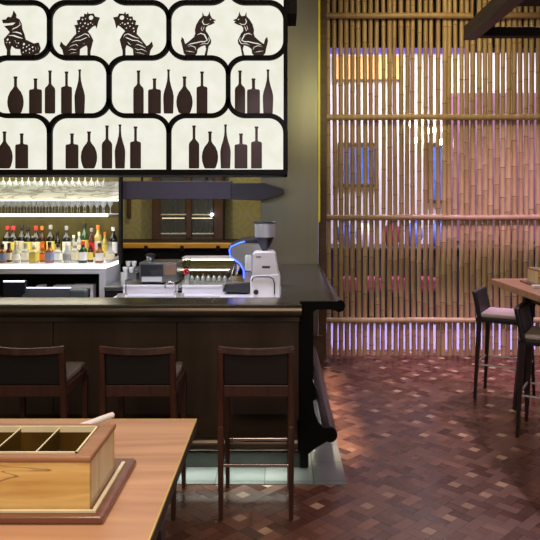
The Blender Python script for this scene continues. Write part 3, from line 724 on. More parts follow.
# ------------------------------------------------------------ hood beam behind the cabinet
hb = thing('ventilation_hood', (-.9, 6.6, 1.74), 'grey purple metal hood with dark end behind the lit cabinet', 'hood')
Yh = 6.53
MB().box(-1.62, PX(231,Yh), Yh, 6.8, PZ(199.2,Yh), PZ(181,Yh)).build('duct', M['beam_grey'], hb, bevel=.004)
MB().prism([(PX(231,Yh),PZ(199.2,Yh)),(PX(262,Yh),PZ(200.5,Yh)),(PX(284,Yh),PZ(193.5,Yh)),(PX(284,Yh),PZ(189,Yh)),(PX(264,Yh),PZ(183,Yh)),(PX(231,Yh),PZ(183,Yh))], Yh, 6.8).build('end_piece', M['beam_dark'], hb, bevel=.004)
for hx in (-1.4,-.75): MB().tube([(hx,6.65,PZ(181,Yh)),(hx,6.65,CEIL-.003)], .012, 8).build('hanger_rod', M['dark'], hb)

# ------------------------------------------------------------ back bar with bottles
XB = -1.58; YB0, YB1 = 5.95, 6.5; BX = -3.2
bb = thing('back_bar', (-2.4, 6.25, 0), 'steel back bar with glowing shelves, mirror back and marble band', 'back bar')
sz = 1.145
MB().box(BX, XB, YB0+.02, YB1, .0, .70).build('base', M['steel'], bb)
MB().box(BX, XB, YB0, YB1, 1.085, 1.11).box(XB-.06, XB, YB0, YB1, .7, 1.085).box(BX, XB-.06, YB0, YB0+.02, 1.06, 1.085).build('steel_case', M['steel_light'], bb, bevel=.003)
MB().box(BX, XB-.06, YB1-.02, YB1, .7, 1.085).box(BX, XB-.06, YB0+.02, YB1-.02, .7, .80).build('recess_lining', M['dark'], bb)
MB().box(BX, XB, YB0+.04, YB1, 1.112, sz-.001).build('glowing_plinth', M['led'], bb)
MB().box(BX, XB, YB0+.03, YB1, sz-.001, sz+.004).build('display_shelf', M['white_gloss'], bb)
MB().box(BX, XB, 6.24, YB1, sz+.005, sz+.035).build('display_step', M['white_gloss'], bb)
MB().box(BX, XB, YB1, YB1+.02, sz, 1.96).build('mirror_back', M['mirror'], bb)
MB().box(BX, XB, 6.42, YB1-.002, PZ(200,6.42), PZ(181.5,6.42)).build('marble_band', M['marble'], bb)
MB().box(BX, XB, 6.02, 6.42, 1.585, 1.60).build('glass_shelf', M['white_gloss'], bb, bevel=.002)
MB().box(BX, XB, 6.015, 6.03, 1.575, 1.602).build('shelf_light', M['led'], bb)
MB().box(BX, XB, 6.38, 6.415, PZ(200,6.42)-.01, PZ(200,6.42)+.004).build('shelf_light', M['led'], bb)
MB().box(BX, XB, YB0, YB1+.02, 1.975, 2.02).build('top_board', M['dark'], bb)
MB().box(BX, XB, 6.0, 6.03, 1.955, 1.974).build('shelf_light', M['led'], bb)
MB().box(XB, XB+.02, 6.42, YB1+.02, 1.11, 1.975).build('side_panel', M['dark'], bb)
MB().box(BX, BX+.02, YB0, YB1, 1.11, 2.0).build('side_panel', M['dark'], bb)
# stemmed glasses
gp = None
def gl(x, y, z, flip, label, group):
    global gp
    if gp is None:
        gp = MB().lathe([(.026,0),(.026,.002),(.004,.006),(.003,.055),(.006,.062),(.022,.085),(.028,.105),(.029,.12)], (0,0,0), 10).build('stemmed_glass', M['glass'], smooth=True); o = gp
    else: o = gp.copy(); col.objects.link(o)
    o.location = (x,y,z); o.rotation_euler = (math.pi if flip else 0, 0, 0)
    tag(o, label, 'glass', group)
k = 0; X = -2.70
while X < XB-.03:
    gl(X, 6.10, 1.6005, False, 'clear stemmed glass in the row on the glowing shelf above the bottles', 'stemmed glasses on the glowing shelf')
    gl(X+.028, 6.26, 1.6005, False, 'clear stemmed glass in the row on the glowing shelf above the bottles', 'stemmed glasses on the glowing shelf')
    gl(X, 6.14, 1.974, True, 'clear stemmed glass hanging upside down above the marble band', 'stemmed glasses hanging from the top board')
    X += .0585
# bottles
BC = {'dark':(22,22,20),'green':(30,70,36),'amber':(150,92,44),'yellow':(196,180,104),'clear':(190,196,190),'brown':(76,36,20),'cream':(214,206,170)}
for kk, c in BC.items(): M['b_'+kk] = simple('bottle '+kk, c, .12, noise=.08, spec=.8, alpha=.72 if kk == 'clear' else 1)
LC = {'white':(238,236,228),'yellow':(226,206,96),'blue':(130,144,180),'cream':(232,220,180),'orange':(236,120,40),'red':(226,40,50),'black':(20,20,22),'grey':(140,140,140)}
for kk, c in LC.items(): M['l_'+kk] = simple('label '+kk, c, .5, noise=.06)
par = [0]
def spirit(px, Y, base, topy, w, form, body, cap, lab, label, group):
    par[0] = 1-par[0]; Y += (.05 if par[0] else -.025)
    z = base; H = PZ(topy, Y)-z; r = w/2/F*Y; x = PX(px, Y)
    t = thing('spirits_bottle', (x,Y,z), label, 'bottle', group)
    nk = min(.014, r*.42)
    if form == 'tall': pr = [(r*.94,0),(r,.008),(r,H*.58),(r*.85,H*.66),(nk,H*.76),(nk,H*.88)]
    elif form == 'flask': pr = [(r*.95,0),(r,.008),(r,H*.55),(r*.7,H*.64),(nk,H*.7),(nk,H*.84)]
    else: pr = [(r*.7,0),(r*.92,H*.1),(r,H*.28),(r*.85,H*.48),(nk*1.2,H*.64),(nk,H*.84)]
    MB().lathe(pr, (x,Y,z+.0005), 16, square=form == 'flask').build('glass_body', M['b_'+body], t, smooth=True)
    MB().lathe([(nk*1.15,pr[-1][1]-.004),(nk*1.25,H*.98),(nk*1.1,H)], (x,Y,z), 12).build('cap', M['l_'+cap] , t, smooth=True)
    if lab:
        g = 1.012
        if form == 'round': q_ = [(r*.96*g,H*.14),(r*1.02*g,H*.28),(r*.9*g,H*.42)]
        else: q_ = [(r*g,H*.12),(r*g,H*.50)]
        MB().lathe(q_, (x,Y,z), 16, square=form == 'flask').build('paper_label', M['l_'+lab], t, smooth=True)
back = [(7.5,226,9,'tall','dark','red','white'),(13.5,226,8,'tall','dark','red','yellow'),(22,225,9,'tall','dark','black','white'),(28,226,8,'tall','dark','black','yellow'),(31.8,236,5,'tall','clear','white','white'),(36,226,8,'tall','dark','red','cream'),(42,226,6,'tall','brown','orange','orange'),
        (50.5,225,8,'tall','dark','grey','yellow'),(57.5,231,5.5,'tall','dark','black','yellow'),(66.5,226,8,'tall','dark','grey','white'),(73.5,235,5.5,'tall','clear','white','cream'),(79,232,5,'tall','clear','cream','cream'),(84.5,223,8,'tall','green','black','yellow'),(91.5,228,6,'tall','brown','grey','red'),(98,225,8,'tall','yellow','orange','white'),(105,232,5.5,'tall','yellow','orange','yellow'),(113.2,227,8,'tall','dark','white','white')]
nt_ = {'red':'red','black':'black','white':'white','orange':'orange','grey':'grey','cream':'cream'}
used = {}
seq = [None]*len(back)
for i, (px, ty, w, fm, bd, cp, lb) in enumerate(back):
    key = f'{bd} bottle, {cp} cap, {lb} label, back row,'
    if i == 0: where = 'nearest the left picture edge'
    elif i == len(back)-1: where = 'at the right end'
    else:
        pb = back[i-1]; where = f'right of the {pb[4]} {pb[5]}-capped one'
    spirit(px, 6.35, sz+.035, ty, w, fm, bd, cp, lb, key+' '+where, 'bottles in the back row of the back bar')
front = [(2.5,244,7,'flask','amber','black','blue'),(9,243,6,'flask','brown','black','cream'),(16,241,8.5,'round','clear','cream','white'),(25.5,243,7,'flask','clear','grey','white'),(34,244,8.5,'flask','yellow','white','yellow'),(42.5,246,5,'flask','amber','orange','orange'),(49.5,242,7.5,'flask','amber','black','blue'),(58,244,7.5,'flask','clear','black','white'),(67,242,8,'round','clear','white','grey'),(75,242,7.5,'flask','clear','white','cream'),(83,241,7.5,'flask','green','red','white'),(90.5,242,5.5,'tall','brown','red','yellow'),(99.5,243,7,'flask','amber','black','white'),(110,242,9.5,'round','clear','grey','cream')]
for i, (px, ty, w, fm, bd, cp, lb) in enumerate(front):
    kn = {'flask':'square','round':'round','tall':'slim'}[fm]
    if i == 0: where = 'nearest the left picture edge'
    elif i == len(front)-1: where = 'at the right end'
    else: where = f'right of the {front[i-1][6]}-labelled one'
    spirit(px, 6.1, sz+.005, ty, w, fm, bd, cp, lb, f'short {kn} {bd} bottle, {lb} label, front row, '+where, 'bottles in the front row of the back bar')

# till equipment in the recess
pos = thing('till_terminal', (PX(15,5.6), 5.6, LZ), 'dark till screen with bright top edge at the left end of the bar', 'till')
MB().box(PX(3,5.55), PX(25,5.55), 5.55, 5.60, .86, PZ(281,5.55)).build('screen', M['dark_plastic'], pos, bevel=.004)
pos_s = [c for c in bpy.data.objects if c.parent == pos][0]
MB().box(PX(3.5,5.55), PX(24.5,5.55), 5.545, 5.552, PZ(282,5.55), PZ(280.6,5.55)).build('screen_edge', M['led_cool'], pos_s)
MB().box(PX(8,5.6), PX(20,5.6), 5.60, 5.68, LZ+.001, .95).build('stand', M['dark_plastic'], pos)
pr_ = thing('till_keyboard', (PX(55,5.5), 5.5, LZ), 'long dark slanted keyboard unit beside the till screen', 'keyboard')
MB().prism([(5.36,LZ+.001),(5.54,LZ+.001),(5.54,PZ(288,5.54)),(5.36,.93)], PX(27,5.5), PX(89,5.5), 'yz').build('case', M['matt_dark'], pr_, bevel=.004)
MB().box(PX(27,5.54), PX(71,5.54), 5.528, 5.54, PZ(288.1,5.54), PZ(287.2,5.54)).build('light_edge', M['led_cool'], pr_)
hd = thing('card_reader', (PX(80,5.3), 5.3, LZ), 'grey rounded card reader standing right of the dark keyboard unit', 'card reader')
MB().box(PX(72,5.35), PX(90,5.35), 5.26, 5.32, LZ+.001, PZ(288.6,5.3)).build('case', simple('grey green plastic', (72,84,86), .4), hd, bevel=.02, seg=3)
for a, b_, la in ((36,43,'small white box on the step behind the dark keyboard, left'), (53,72,'long white box behind the dark keyboard unit'), (72,93,'white carton behind the grey card reader')):
    t = tag(MB().box(PX(a,6.0)+.0, PX(b_,6.0), 6.0, 6.1, .8005, PZ(285.5 if b_ < 90 else 285,6.0)).build('white_box', M['white_gloss'], bevel=.003), la, 'box')

# ------------------------------------------------------------ behind-bar equipment
# rear counter with yellow rail
rc = thing('rear_counter', (-1.2, 7.6, 0), 'dark rear counter with a yellow wooden rail below the wallpapered wall', 'counter')
Yr = 7.35; rz0, rz1 = PZ(248.3,Yr), PZ(243,Yr)
MB().box(-2.2, -.45, Yr, Yr+.05, rz0, rz1).build('rail', M['rail_wood'], rc, bevel=.006)
MB().box(-2.2, -.25, Yr+.05, 8.18, rz1-.03, rz1).build('worktop', M['dark'], rc)
MB().box(-2.2, -.25, Yr+.25, 8.18, 0, rz1-.03).build('body', M['dark'], rc)
for px in (146,182,218): MB().box(PX(px,Yr)-.02, PX(px,Yr)+.02, Yr-.006, Yr+.06, rz0-.03, rz0+.03).build('bracket', M['dark'], rc)
# wooden glazed cabinet with bottles
wc = thing('glazed_cabinet', (PX(187,8.0), 8.05, rz1), 'brown wooden glazed cabinet with dark bottles on the rear counter', 'cabinet')
wx0, wx1 = PX(152,7.95), PX(223,7.95); wz0, wz1 = rz1+.002, 2.25
MB().box(wx0, wx1, 8.16, 8.19, wz0, wz1).build('back_board', M['dark'], wc)
def vr(a, b_): return MB().box(PX(a,7.95), PX(b_,7.95), 7.95, 8.16, wz0, wz1)
vr(152,160).build('frame_post', M['win_wood'], wc, bevel=.006); vr(213.5,223).build('frame_post', M['win_wood'], wc, bevel=.006)
MB().box(PX(186,7.95), PX(191.5,7.95), 7.95, 7.99, wz0, wz1).build('centre_post', M['win_wood'], wc, bevel=.005)
MB().box(wx0, wx1, 7.95, 8.16, wz1, wz1+.06).build('head', M['win_wood'], wc); MB().box(PX(160,7.95), PX(213.5,7.95), 7.95, 8.16, wz0, wz0+.02).build('sill', M['win_wood'], wc)
cz = (PZ(233,8.06), PZ(214,8.06))
for z in cz: MB().box(PX(160,7.95), PX(213.5,7.95), 8.0, 8.16, z-.012, z).build('shelf', M['cream_edge'], wc)
MB().box(PX(192,8.06), PX(213,8.06), 8.0, 8.02, cz[1]-.055, cz[1]-.045).box(PX(163,8.06), PX(185,8.06), 8.0, 8.02, cz[1]-.055, cz[1]-.045).build('shelf_light', M['led_dim'], wc)
MB().box(PX(160.5,7.99), PX(185.5,7.99), 7.992, 7.996, wz0+.02, wz1).build('pane', M['glass'] if False else simple('thin pane', (200,205,205), .05, noise=0, alpha=.06, spec=.3), wc)
MB().box(PX(192,7.99), PX(213,7.99), 7.992, 7.996, wz0+.02, wz1).build('pane', bpy.data.materials['thin pane'], wc)
fb = None
where = {163:'far left',169:'left',175:'left',181:'left',195:'right',200.5:'right',206:'right',211:'far right'}
i = 0
for lvl, z in (('upper',cz[1]),('lower',cz[0])):
    for px in (165.5,170.5,175.5,180.5,195,200.5,206,211):
        if fb is None:
            fb = MB().lathe([(.028,0),(.03,.01),(.03,.15),(.012,.2),(.012,.27)], (0,0,0), 12).build('wine_bottle', simple('black bottle glass', (10,12,12), .5, spec=.15), smooth=True); o = fb
        else: o = fb.copy(); col.objects.link(o)
        o.location = (PX(px,8.08), 8.08, z+.0005)
        if lvl == 'lower': o.scale = (.8,.8,.62)
        tag(o, f'dark bottle on the {lvl} shelf behind the {"left" if px < 186 else "right"} pane of the glazed cabinet', 'bottle', f'dark bottles, {lvl} shelf, {"left" if px < 186 else "right"} pane')
tag(MB().box(PX(127,8.18), PX(131,8.18), 8.16, 8.198, PZ(216,8.18), PZ(192,8.18)).build('wall_plaque', M['win_wood'], bevel=.004), 'narrow dark brown plaque on the olive wall left of the glazed cabinet', 'plaque')
sl = P(211.5, 214.5, 7.9); sp_ = thing('spotlight', (sl.x, 7.93, sl.z), 'tiny bright spotlight at the right pane of the glazed cabinet', 'lamp')
MB().lathe([(.004,-.02),(.018,-.01),(.02,0),(.012,.014)], (sl.x,7.93,sl.z), 10).build('bulb', emit('small bright bulb', (240,245,255), 14), sp_, smooth=True)
MB().tube([(sl.x,7.945,sl.z),(sl.x+.03,7.955,sl.z)], .004, 6).build('arm', M['dark'], sp_)

# second work counter
wk = thing('work_counter', (-.9, 6.3, 0), 'dark low work counter behind the sinks carrying the oven', 'counter')
MB().box(XB+.03, -.24, 5.8, 6.75, 0, .93).build('body', M['dark'], wk)
MB().box(XB+.03, -.24, 5.78, 6.77, .93, .965).build('worktop', M['steel'], wk, bevel=.003)
WZ = .966
# oven
ov = thing('countertop_oven', (PX(158,6.0), 6.1, WZ), 'silver countertop oven with dark window behind the left sink', 'oven')
ox0, ox1, oz1 = PX(139,6.0), PX(177,6.0), PZ(262.5,6.0)
MB().box(ox0, ox1, 6.0, 6.35, WZ+.012, oz1).build('case', M['steel'], ov, bevel=.006); ovc = [c for c in bpy.data.objects if c.parent == ov][0]
MB().box(PX(141,6.0), PX(163,6.0), 5.992, 6.0, PZ(276,6.0), PZ(264.5,6.0)).build('window', M['tint'], ovc, bevel=.002)
MB().box(PX(164.5,6.0), PX(175.5,6.0), 5.992, 6.0, PZ(275,6.0), PZ(264.5,6.0)).build('control_panel', simple('copper panel', (150,120,104), .4, .4), ov)
MB().box(PX(142,6.0), PX(162,6.0), 5.99, 6.0, PZ(281.5,6.0), PZ(277,6.0)).build('drawer_front', M['steel_light'], ov)
for a in (143,173): MB().box(PX(a,6)-.01, PX(a,6)+.01, 6.03, 6.3, WZ, WZ+.012).build('foot', M['dark'], ov)
MB().lathe([(.012,0),(.012,.01)], (0,0,0), 8)
pt = thing('cooking_pot', (PX(150.5,6.15), 6.15, oz1), 'dark pot standing on top of the silver oven', 'pot')
pc = (PX(150.5,6.15), 6.15, oz1+.001)
MB().lathe([(.028,0),(.034,.01),(.036,.045)], pc, 16).build('body', M['steel'], pt, smooth=True)
MB().lathe([(.05,.045),(.052,.055),(.03,.07),(.006,.074),(.008,.085)], pc, 16).build('lid', M['dark'], pt, smooth=True)
# cups piled left of the oven
cup = None
for j, (Yc, zc) in enumerate(((6.62, WZ+.13), (6.50, WZ+.065), (6.38, WZ))):
    pass
rk = thing('cup_rack', (PX(129,6.5), 6.5, WZ), 'stepped rack of white cups between the back bar and the oven', 'rack')
MB().box(XB+.04, PX(139,6.4)-.01, 6.32, 6.44, WZ, PZ(273,6.35)).box(XB+.04, PX(139,6.4)-.01, 6.44, 6.56, WZ, PZ(267,6.45)).build('step', M['steel'], rk)
for r_i, (Yc, zc, pyn) in enumerate(((6.38, PZ(273,6.35), 'lower'), (6.5, PZ(267,6.45), 'upper'))):
    for kx in range(4):
        X = XB+.075+kx*.058
        if X > PX(139,6.4)-.03: break
        if cup is None:
            cup = MB().lathe([(.014,0),(.022,.02),(.026,.052),(.023,.05)], (0,0,0), 12).build('white_cup', M['white_gloss'], smooth=True); o = cup
        else: o = cup.copy(); col.objects.link(o)
        o.location = (X,Yc,zc+.0005)
        tag(o, f'small white cup on the {pyn} step of the rack left of the oven', 'cup', f'white cups on the {pyn} rack step')
# glowing wall shelf right of oven
gs = thing('lit_shelf_unit', (PX(208,6.6), 6.6, WZ), 'glowing steel shelf unit between the oven and the coffee machine', 'shelf')
gx0, gx1 = PX(184,6.6), PX(236,6.6)
MB().box(gx0, gx1, 6.5, 6.74, PZ(259,6.5), PZ(257.5,6.5)).build('top_board', M['steel_light'], gs)
MB().box(gx0, gx1, 6.50, 6.52, PZ(260.3,6.5), PZ(259,6.5)).build('shelf_light', M['led'], gs)
MB().box(gx0, gx1, 6.5, 6.72, PZ(271.5,6.5), PZ(269.5,6.5)).build('lower_board', M['steel'], gs)
MB().box(gx0, gx1, 6.72, 6.74, WZ, PZ(259,6.5)).build('back_board', M['mirror'], gs)
MB().box(gx0-.01, gx0, 6.5, 6.74, WZ, PZ(257.5,6.5)).box(gx1, gx1+.01, 6.5, 6.74, WZ, PZ(257.5,6.5)).build('side_board', M['steel'], gs)
MB().box(gx0, gx1, 6.495, 6.505, PZ(270.4,6.5), PZ(269.2,6.5)).build('shelf_light', M['led'], gs)
for i, px in enumerate((192,197.5,203,208.5,214,219.5,225)):
    Yb = 6.2; zt = PZ(273.5,Yb)-WZ
    t = thing('pouring_bottle', (PX(px,Yb), Yb, WZ), 'x', 'bottle', 'clear bottles standing in a row below the glowing shelf')
    t['label'] = 'clear bottle below the glowing shelf, '+('with a red spout' if i == 2 else ['leftmost beside the red flowers','second from the red flowers','','just right of the red-spouted one','fifth from the red flowers','second from the right end','rightmost by the coffee machine'][i])
    MB().lathe([(.018,0),(.02,.01),(.02,zt*.5),(.008,zt*.68),(.008,zt*.82)], (PX(px,Yb),Yb,WZ), 12).build('glass_body', M['b_clear'], t, smooth=True)
    MB().lathe([(.007,zt*.8),(.006,zt*.92),(.003,zt)], (PX(px,Yb),Yb,WZ), 8).build('spout', M['l_red'] if i == 2 else M['dark'], t, smooth=True)
# flowers in a glass
fl = thing('flower_vase', (PX(187,5.95), 5.95, WZ), 'glass vase of red flowers and dark leaves right of the oven', 'flowers')
vx = PX(187,5.95)
MB().lathe([(.022,0),(.018,.03),(.028,.1)], (vx,5.95,WZ), 12).build('vase', M['glass'], fl, smooth=True)
lv = MB(); fw = MB()
for i in range(26):
    a = random.uniform(0,6.28); rr = random.uniform(.01,.055); z = WZ+random.uniform(.1,.25); c = Vector((vx+rr*math.cos(a), 5.95+rr*math.sin(a)*.7, z)); d = Vector((math.cos(a)*.03, math.sin(a)*.03, random.uniform(-.01,.03))); s_ = Vector((-math.sin(a),math.cos(a),.3))*.010
    th = Vector((0,0,.0015)); lv.add([c-d,c+s_,c+d,c-s_,c-d+th,c+s_+th,c+d+th,c-s_+th], [(3,2,1,0),(4,5,6,7),(0,1,5,4),(1,2,6,5),(2,3,7,6),(3,0,4,7)])
for i in range(3): lv.tube([(vx,5.95,WZ+.05),(vx+(i-1)*.02,5.95,WZ+.16)], .002, 6)
lv.build('leaves', M['leaf'], fl)
for dx, dz in ((-.012,.10),(.012,.115),(.0,.135),(-.022,.12)):
    MB().lathe([(.003,-.012),(.014,-.004),(.017,.004),(.010,.013),(.003,.014)], (vx+dx,5.91,WZ+dz), 9).build('flower', M['red'], fl, smooth=True)
# tap
fa = thing('bar_tap', (PX(177,5.35), 5.35, SZ), 'arched chrome tap at the right end of the left sink', 'tap')
tr_ = .042; tcx, tcz = PX(170.5,5.35), PZ(287,5.35)
pts = [(tcx+tr_, 5.35, SZ+.003), (tcx+tr_, 5.35, tcz)]+[(tcx+tr_*math.cos(R(a)), 5.35-.02*a/190, tcz+tr_*math.sin(R(a))) for a in (20,45,70,95,120,145,170,190)]
MB().tube(pts, .007, 10).build('spout', M['chrome'], fa, smooth=True)
MB().lathe([(.02,0),(.02,.006),(.011,.01),(.011,.03)], (pts[0][0],5.35,SZ+.0005), 12).build('base', M['chrome'], fa, smooth=True)
MB().tube([(pts[0][0],5.345,SZ+.03),(pts[0][0]+.03,5.33,SZ+.045)], .004, 8).build('lever', M['chrome'], fa, smooth=True)
# bar tools
def tumbler(px, Y, z, h, r, straw, la):
    t = thing('mixing_glass', (PX(px,Y),Y,z), la, 'glass')
    MB().lathe([(r*.8,0),(r,h),(r*.93,h),(r*.74,.006)], (PX(px,Y),Y,z+.0005), 14).build('glass', M['glass'], t, smooth=True)
    MB().lathe([(r*.7,.008),(r*.75,h*.35)], (PX(px,Y),Y,z), 12).build('contents', M[straw], t, smooth=True)
tumbler(121, 4.62, SZ, .11, .028, 'red', 'small glass with red contents behind the bar ledge, left of the sink')
tumbler(207.5, 4.62, SZ, .075, .02, 'red', 'small glass with red contents behind the ledge, before the right sink')
tumbler(180, 4.64, SZ, .11, .03, 'napkin', 'clear glass of white napkins between the two sinks')
tumbler(124, 5.85, WZ, .12, .032, 'steel', 'tall clear mixing glass at the left end of the work counter')
hp = thing('pump_dispenser', (PX(126,5.35), 5.35, SZ), 'thin chrome pump dispenser at the left end of the sinks', 'dispenser')
MB().lathe([(.016,0),(.016,.006),(.006,.01),(.006,.12)], (PX(126,5.35),5.35,SZ+.0005), 12).build('stem', M['chrome'], hp, smooth=True)
MB().tube([(PX(126,5.35),5.35,SZ+.12),(PX(132,5.35),5.33,SZ+.122)], .006, 8).build('nozzle', M['chrome'], hp, smooth=True)

# coffee machine
Ye = 5.25
ce = thing('espresso_machine', (PX(240,Ye), 5.4, DZ), 'espresso machine with blue neon outline beside the coffee grinder', 'coffee machine')
E = lambda a, b_: (PX(a,Ye), PZ(b_,Ye))
MB().prism([E(229,247),E(240,241),E(257,239.5),E(262,243),E(262,256),E(250,268),E(243,268),E(239,262),E(231,257)], Ye, 5.74).build('hood', M['steel'], ce, bevel=.006)
MB().prism([E(228,246),E(240,240.3),E(258,238.5),E(262,241),E(262,243.5),E(240,243),E(230,248)], Ye-.012, 5.745).build('top_cover', M['dark_plastic'], ce, bevel=.003)
MB().prism([E(243,266),E(252,266),E(254,288),E(244,288)], Ye+.05, 5.66).build('column', M['steel'], ce)
MB().prism([E(225,284),E(250,282),E(252,290),E(248,293),E(223,291.5)], Ye-.02, 5.74).build('drip_tray', M['dark_plastic'], ce, bevel=.008)
MB().box(PX(226,Ye), PX(250,Ye), Ye+.01, 5.68, PZ(283.5,Ye), PZ(282,Ye)).build('tray_grid', M['chrome'], ce)
nt2 = [(E(244,278)[0],Ye-.018,E(244,278)[1])]+[(E(a,b_)[0],Ye-.018,E(a,b_)[1]) for a, b_ in ((243.5,270),(240,263.5),(236,260.5),(230.5,257),(229.5,250),(231,246.5),(240,242.5),(245,241.5))]
MB().tube(nt2, .0045, 8).build('neon_outline', M['neon'], ce, smooth=True)
for i, Yg in enumerate((5.32,5.48,5.64)):
    gx, gz = E(236,268); gx = PX(236,Ye)
    MB().lathe([(.016,-.03),(.02,-.028),(.02,.03),(.012,.035)], (gx,Yg,gz), 12).build('brew_group', M['chrome'], ce, smooth=True)
    MB().tube([(gx,Yg,gz-.02),(gx-.05,Yg-.01,gz-.035),(gx-.075,Yg-.012,gz-.045)], [.007,.009,.007], 8).build('portafilter', M['dark_plastic'], ce, smooth=True)
for px in (234,239): MB().tube([(PX(px,Ye),Ye-.005,E(0,266)[1]),(PX(px-2,Ye),Ye-.02,E(0,274)[1]),(PX(px-3.5,Ye),Ye-.02,E(0,281)[1])], .003, 8).build('steam_pipe', M['chrome'], ce, smooth=True)
for px in (228,247): MB().lathe([(.012,0),(.012,.03)], (PX(px,Ye)+.0,5.3,DZ+.0005), 10).build('foot', M['dark'], ce)

# coffee grinder
Yg = 4.95; G = lambda a, b_: (PX(a,Yg), PZ(b_,Yg))
gr_ = thing('coffee_grinder', (PX(265,Yg), 5.05, DZ), 'white and chrome coffee grinder with clear hopper at the bar corner', 'grinder')
MB().prism([G(250.5,298),G(250,279),G(254,276),G(279,274),G(280.3,277),G(280.5,298)], Yg, 5.19).build('base', M['white_gloss'], gr_, bevel=.008, seg=3)
MB().prism([G(252,277),G(252.5,254),G(255,252),G(273,251.5),G(275.5,254),G(279,275)], Yg+.015, 5.16).build('body', M['steel_light'], gr_, bevel=.008, seg=3)
gc = (PX(265,5.08), 5.08)
zz = lambda py: PZ(py, 5.0)
MB().lathe([(.022,0),(.034,zz(249)-zz(252)),(.05,zz(244)-zz(252)),(.072,zz(238)-zz(252)),(.075,zz(237)-zz(252))], (gc[0],gc[1],zz(252)), 20).build('funnel', M['dark_plastic'], gr_, smooth=True)
MB().lathe([(.080,0),(.084,zz(223.5)-zz(237.5))], (gc[0],gc[1],zz(237.5)), 24).build('hopper', simple('hopper smoky steel', (186,188,196), .25, .6, noise=.2, scale=4, stretch=(8,8,.5)), gr_, smooth=True)
MB().lathe([(.088,0),(.09,.008),(.086,.014)], (gc[0],gc[1],zz(223.5)), 24).build('lid', M['dark_plastic'], gr_, smooth=True)
MB().lathe([(.022,0),(.026,.01),(.026,.10),(.018,.115)], (PX(248,4.95),5.0,PZ(270,5.0)), 16).build('doser', M['glass'], gr_, smooth=True)
MB().lathe([(.03,0),(.03,.012)], (PX(248,4.95),5.0,PZ(270,5.0)-.012), 16).build('doser_base', M['chrome'], gr_, smooth=True)
gp_ = [G(252,281),G(253,277.5),G(256,276.5),G(269,276.5),G(273,278.5),G(274.5,283),G(274.5,294)]
MB().tube([(a,Yg-.012,b_) for a, b_ in gp_], .0045, 8).build('guard_bar', M['dark_plastic'], gr_, smooth=True)
kb = G(256,292)
b = MB(); b.tube([(kb[0],Yg-.018,kb[1]),(kb[0],Yg+.002,kb[1])], .019, 16); b.build('knob', M['dark_plastic'], gr_, smooth=True)
MB().box(G(256,0)[0], G(261,0)[0], Yg+.012, Yg+.017, G(0,257.6)[1], G(0,256.6)[1]).build('badge', M['dark'], gr_)
MB().box(G(262,0)[0], G(270,0)[0], Yg+.012, Yg+.017, G(0,268.4)[1], G(0,266.2)[1]).build('badge', M['beam_grey'], gr_)

# ------------------------------------------------------------ lights
def area(name, loc, rot, size, e, c, size_y=None, spread=None):
    l = bpy.data.lights.new(name, 'AREA'); l.energy = e; l.color = lin(c)[:3]; l.size = size
    if size_y: l.shape = 'RECTANGLE'; l.size_y = size_y
    if spread: l.spread = R(spread)
    o = bpy.data.objects.new(name, l); col.objects.link(o); o.location = loc; o.rotation_euler = tuple(R(a) for a in rot)
    return o
def spot(name, loc, target, e, c, ang=60, blend=.4, rad=.05):
    l = bpy.data.lights.new(name, 'SPOT'); l.energy = e; l.color = lin(c)[:3]; l.spot_size = R(ang); l.spot_blend = blend; l.shadow_soft_size = rad
    o = bpy.data.objects.new(name, l); col.objects.link(o); o.location = loc
    d = Vector(target)-Vector(loc); o.rotation_euler = d.to_track_quat('-Z','Y').to_euler()
    return o
area('ceiling_light_front', (-.3, 1.2, 4.3), (12,0,0), 2.6, 90, (255,232,206), 2.2)
area('front_fill_light', (-.2, -1.0, 3.2), (58,0,0), 1.6, 48, (255,228,196), 1.2)  # unseen fill added behind the camera to brighten the box front
area('ceiling_light_bar', (-1.5, 5.6, 4.3), (0,0,0), 2.0, 60, (255,240,214), .6)
spot('table_downlight', (-.9, 1.9, 4.1), (-.75, 1.4, 1.06), 110, (255,232,210), 45)
spot('box_downlight', (.7, .6, 3.3), (-.5, 1.45, 1.1), 60, (255,240,214), 30)
spot('equipment_downlight', (-1.0, 5.15, 3.9), (-.9, 5.9, 1.0), 260, (240,240,255), 60, .6)
area('under_cabinet_fill', (-.75, 4.72, 1.885), (48,0,0), 1.7, 13, (236,238,255), .08)  # unseen fill added to light the equipment from the front
spot('grinder_downlight', (-.1, 3.6, 4.0), (-.13, 5.0, 1.15), 190, (240,238,255), 16)
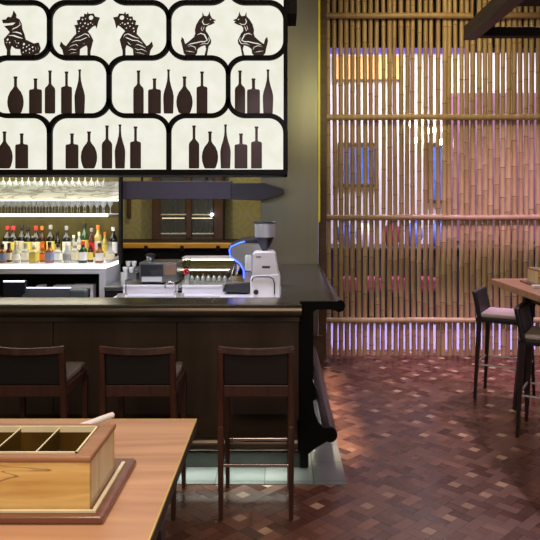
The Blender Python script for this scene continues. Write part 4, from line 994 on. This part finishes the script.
spot('cabinet_glow_spot', (.7, 4.9, 3.0), (.2, 6.9, 2.85), 50, (255,250,196), 48, 1.0, .2)  # unseen spot added in place of the lit cabinet's glow on the pier
spot('screen_downlight', (1.7, 5.6, 4.3), (1.7, 7.4, 3.2), 190, (255,226,160), 90, 1.0, .3)
spot('lilac_light', (3.0, 4.6, 4.3), (2.6, 7.3, .5), 820, (240,186,240), 50, .9, .06)
spot('floor_light', (3.0, 6.9, 4.3), (1.3, 4.3, 0), 430, (244,208,228), 66, .6, .04)
area('far_room_light', (2.3, 9.0, 4.28), (0,0,0), 3.4, 260, (244,236,255), 1.6)
area('far_floor_light', (2.2, 8.3, 3.4), (0,0,0), 3.2, 130, (200,180,255), .5, 100)
spot('wallpaper_light', (-1.0, 7.2, 4.2), (-1.0, 8.2, 1.5), 210, (255,240,190), 90, 1.0)
area('foot_strip', (-1.5, 4.10, .176), (0,0,0), 3.1, 12, (236,240,226), .03, 128)
area('side_strip', (.372, 5.5, 1.0), (0,0,0), .02, 6, (255,234,204), 2.3, 34)
area('niche_light', (-2.35, 6.2, 1.57), (0,0,0), 1.4, 7, (255,250,225), .3)
area('marble_light', (-2.35, 6.1, 1.95), (50,0,0), 1.4, 1.6, (255,250,225), .05)

w = bpy.data.worlds.new('world'); bpy.context.scene.world = w; w.use_nodes = True
w.node_tree.nodes['Background'].inputs[0].default_value = (1.0,.93,.9,1); w.node_tree.nodes['Background'].inputs[1].default_value = .34

# ------------------------------------------------------------ camera
cam = bpy.data.cameras.new('camera'); co = bpy.data.objects.new('camera', cam); col.objects.link(co)
co.location = (0,0,EYE); co.rotation_euler = (R(90),0,0)
cam.sensor_width = 36; cam.lens = 36*F/540; cam.shift_x = -(CX-270)/540; cam.shift_y = (HY-270)/540; cam.clip_start = .05
sc = bpy.context.scene; sc.camera = co
sc.view_settings.view_transform = 'Standard'; sc.view_settings.look = 'None'; sc.view_settings.gamma = 1; sc.view_settings.use_curve_mapping = False
sc.view_settings.exposure = 0.0
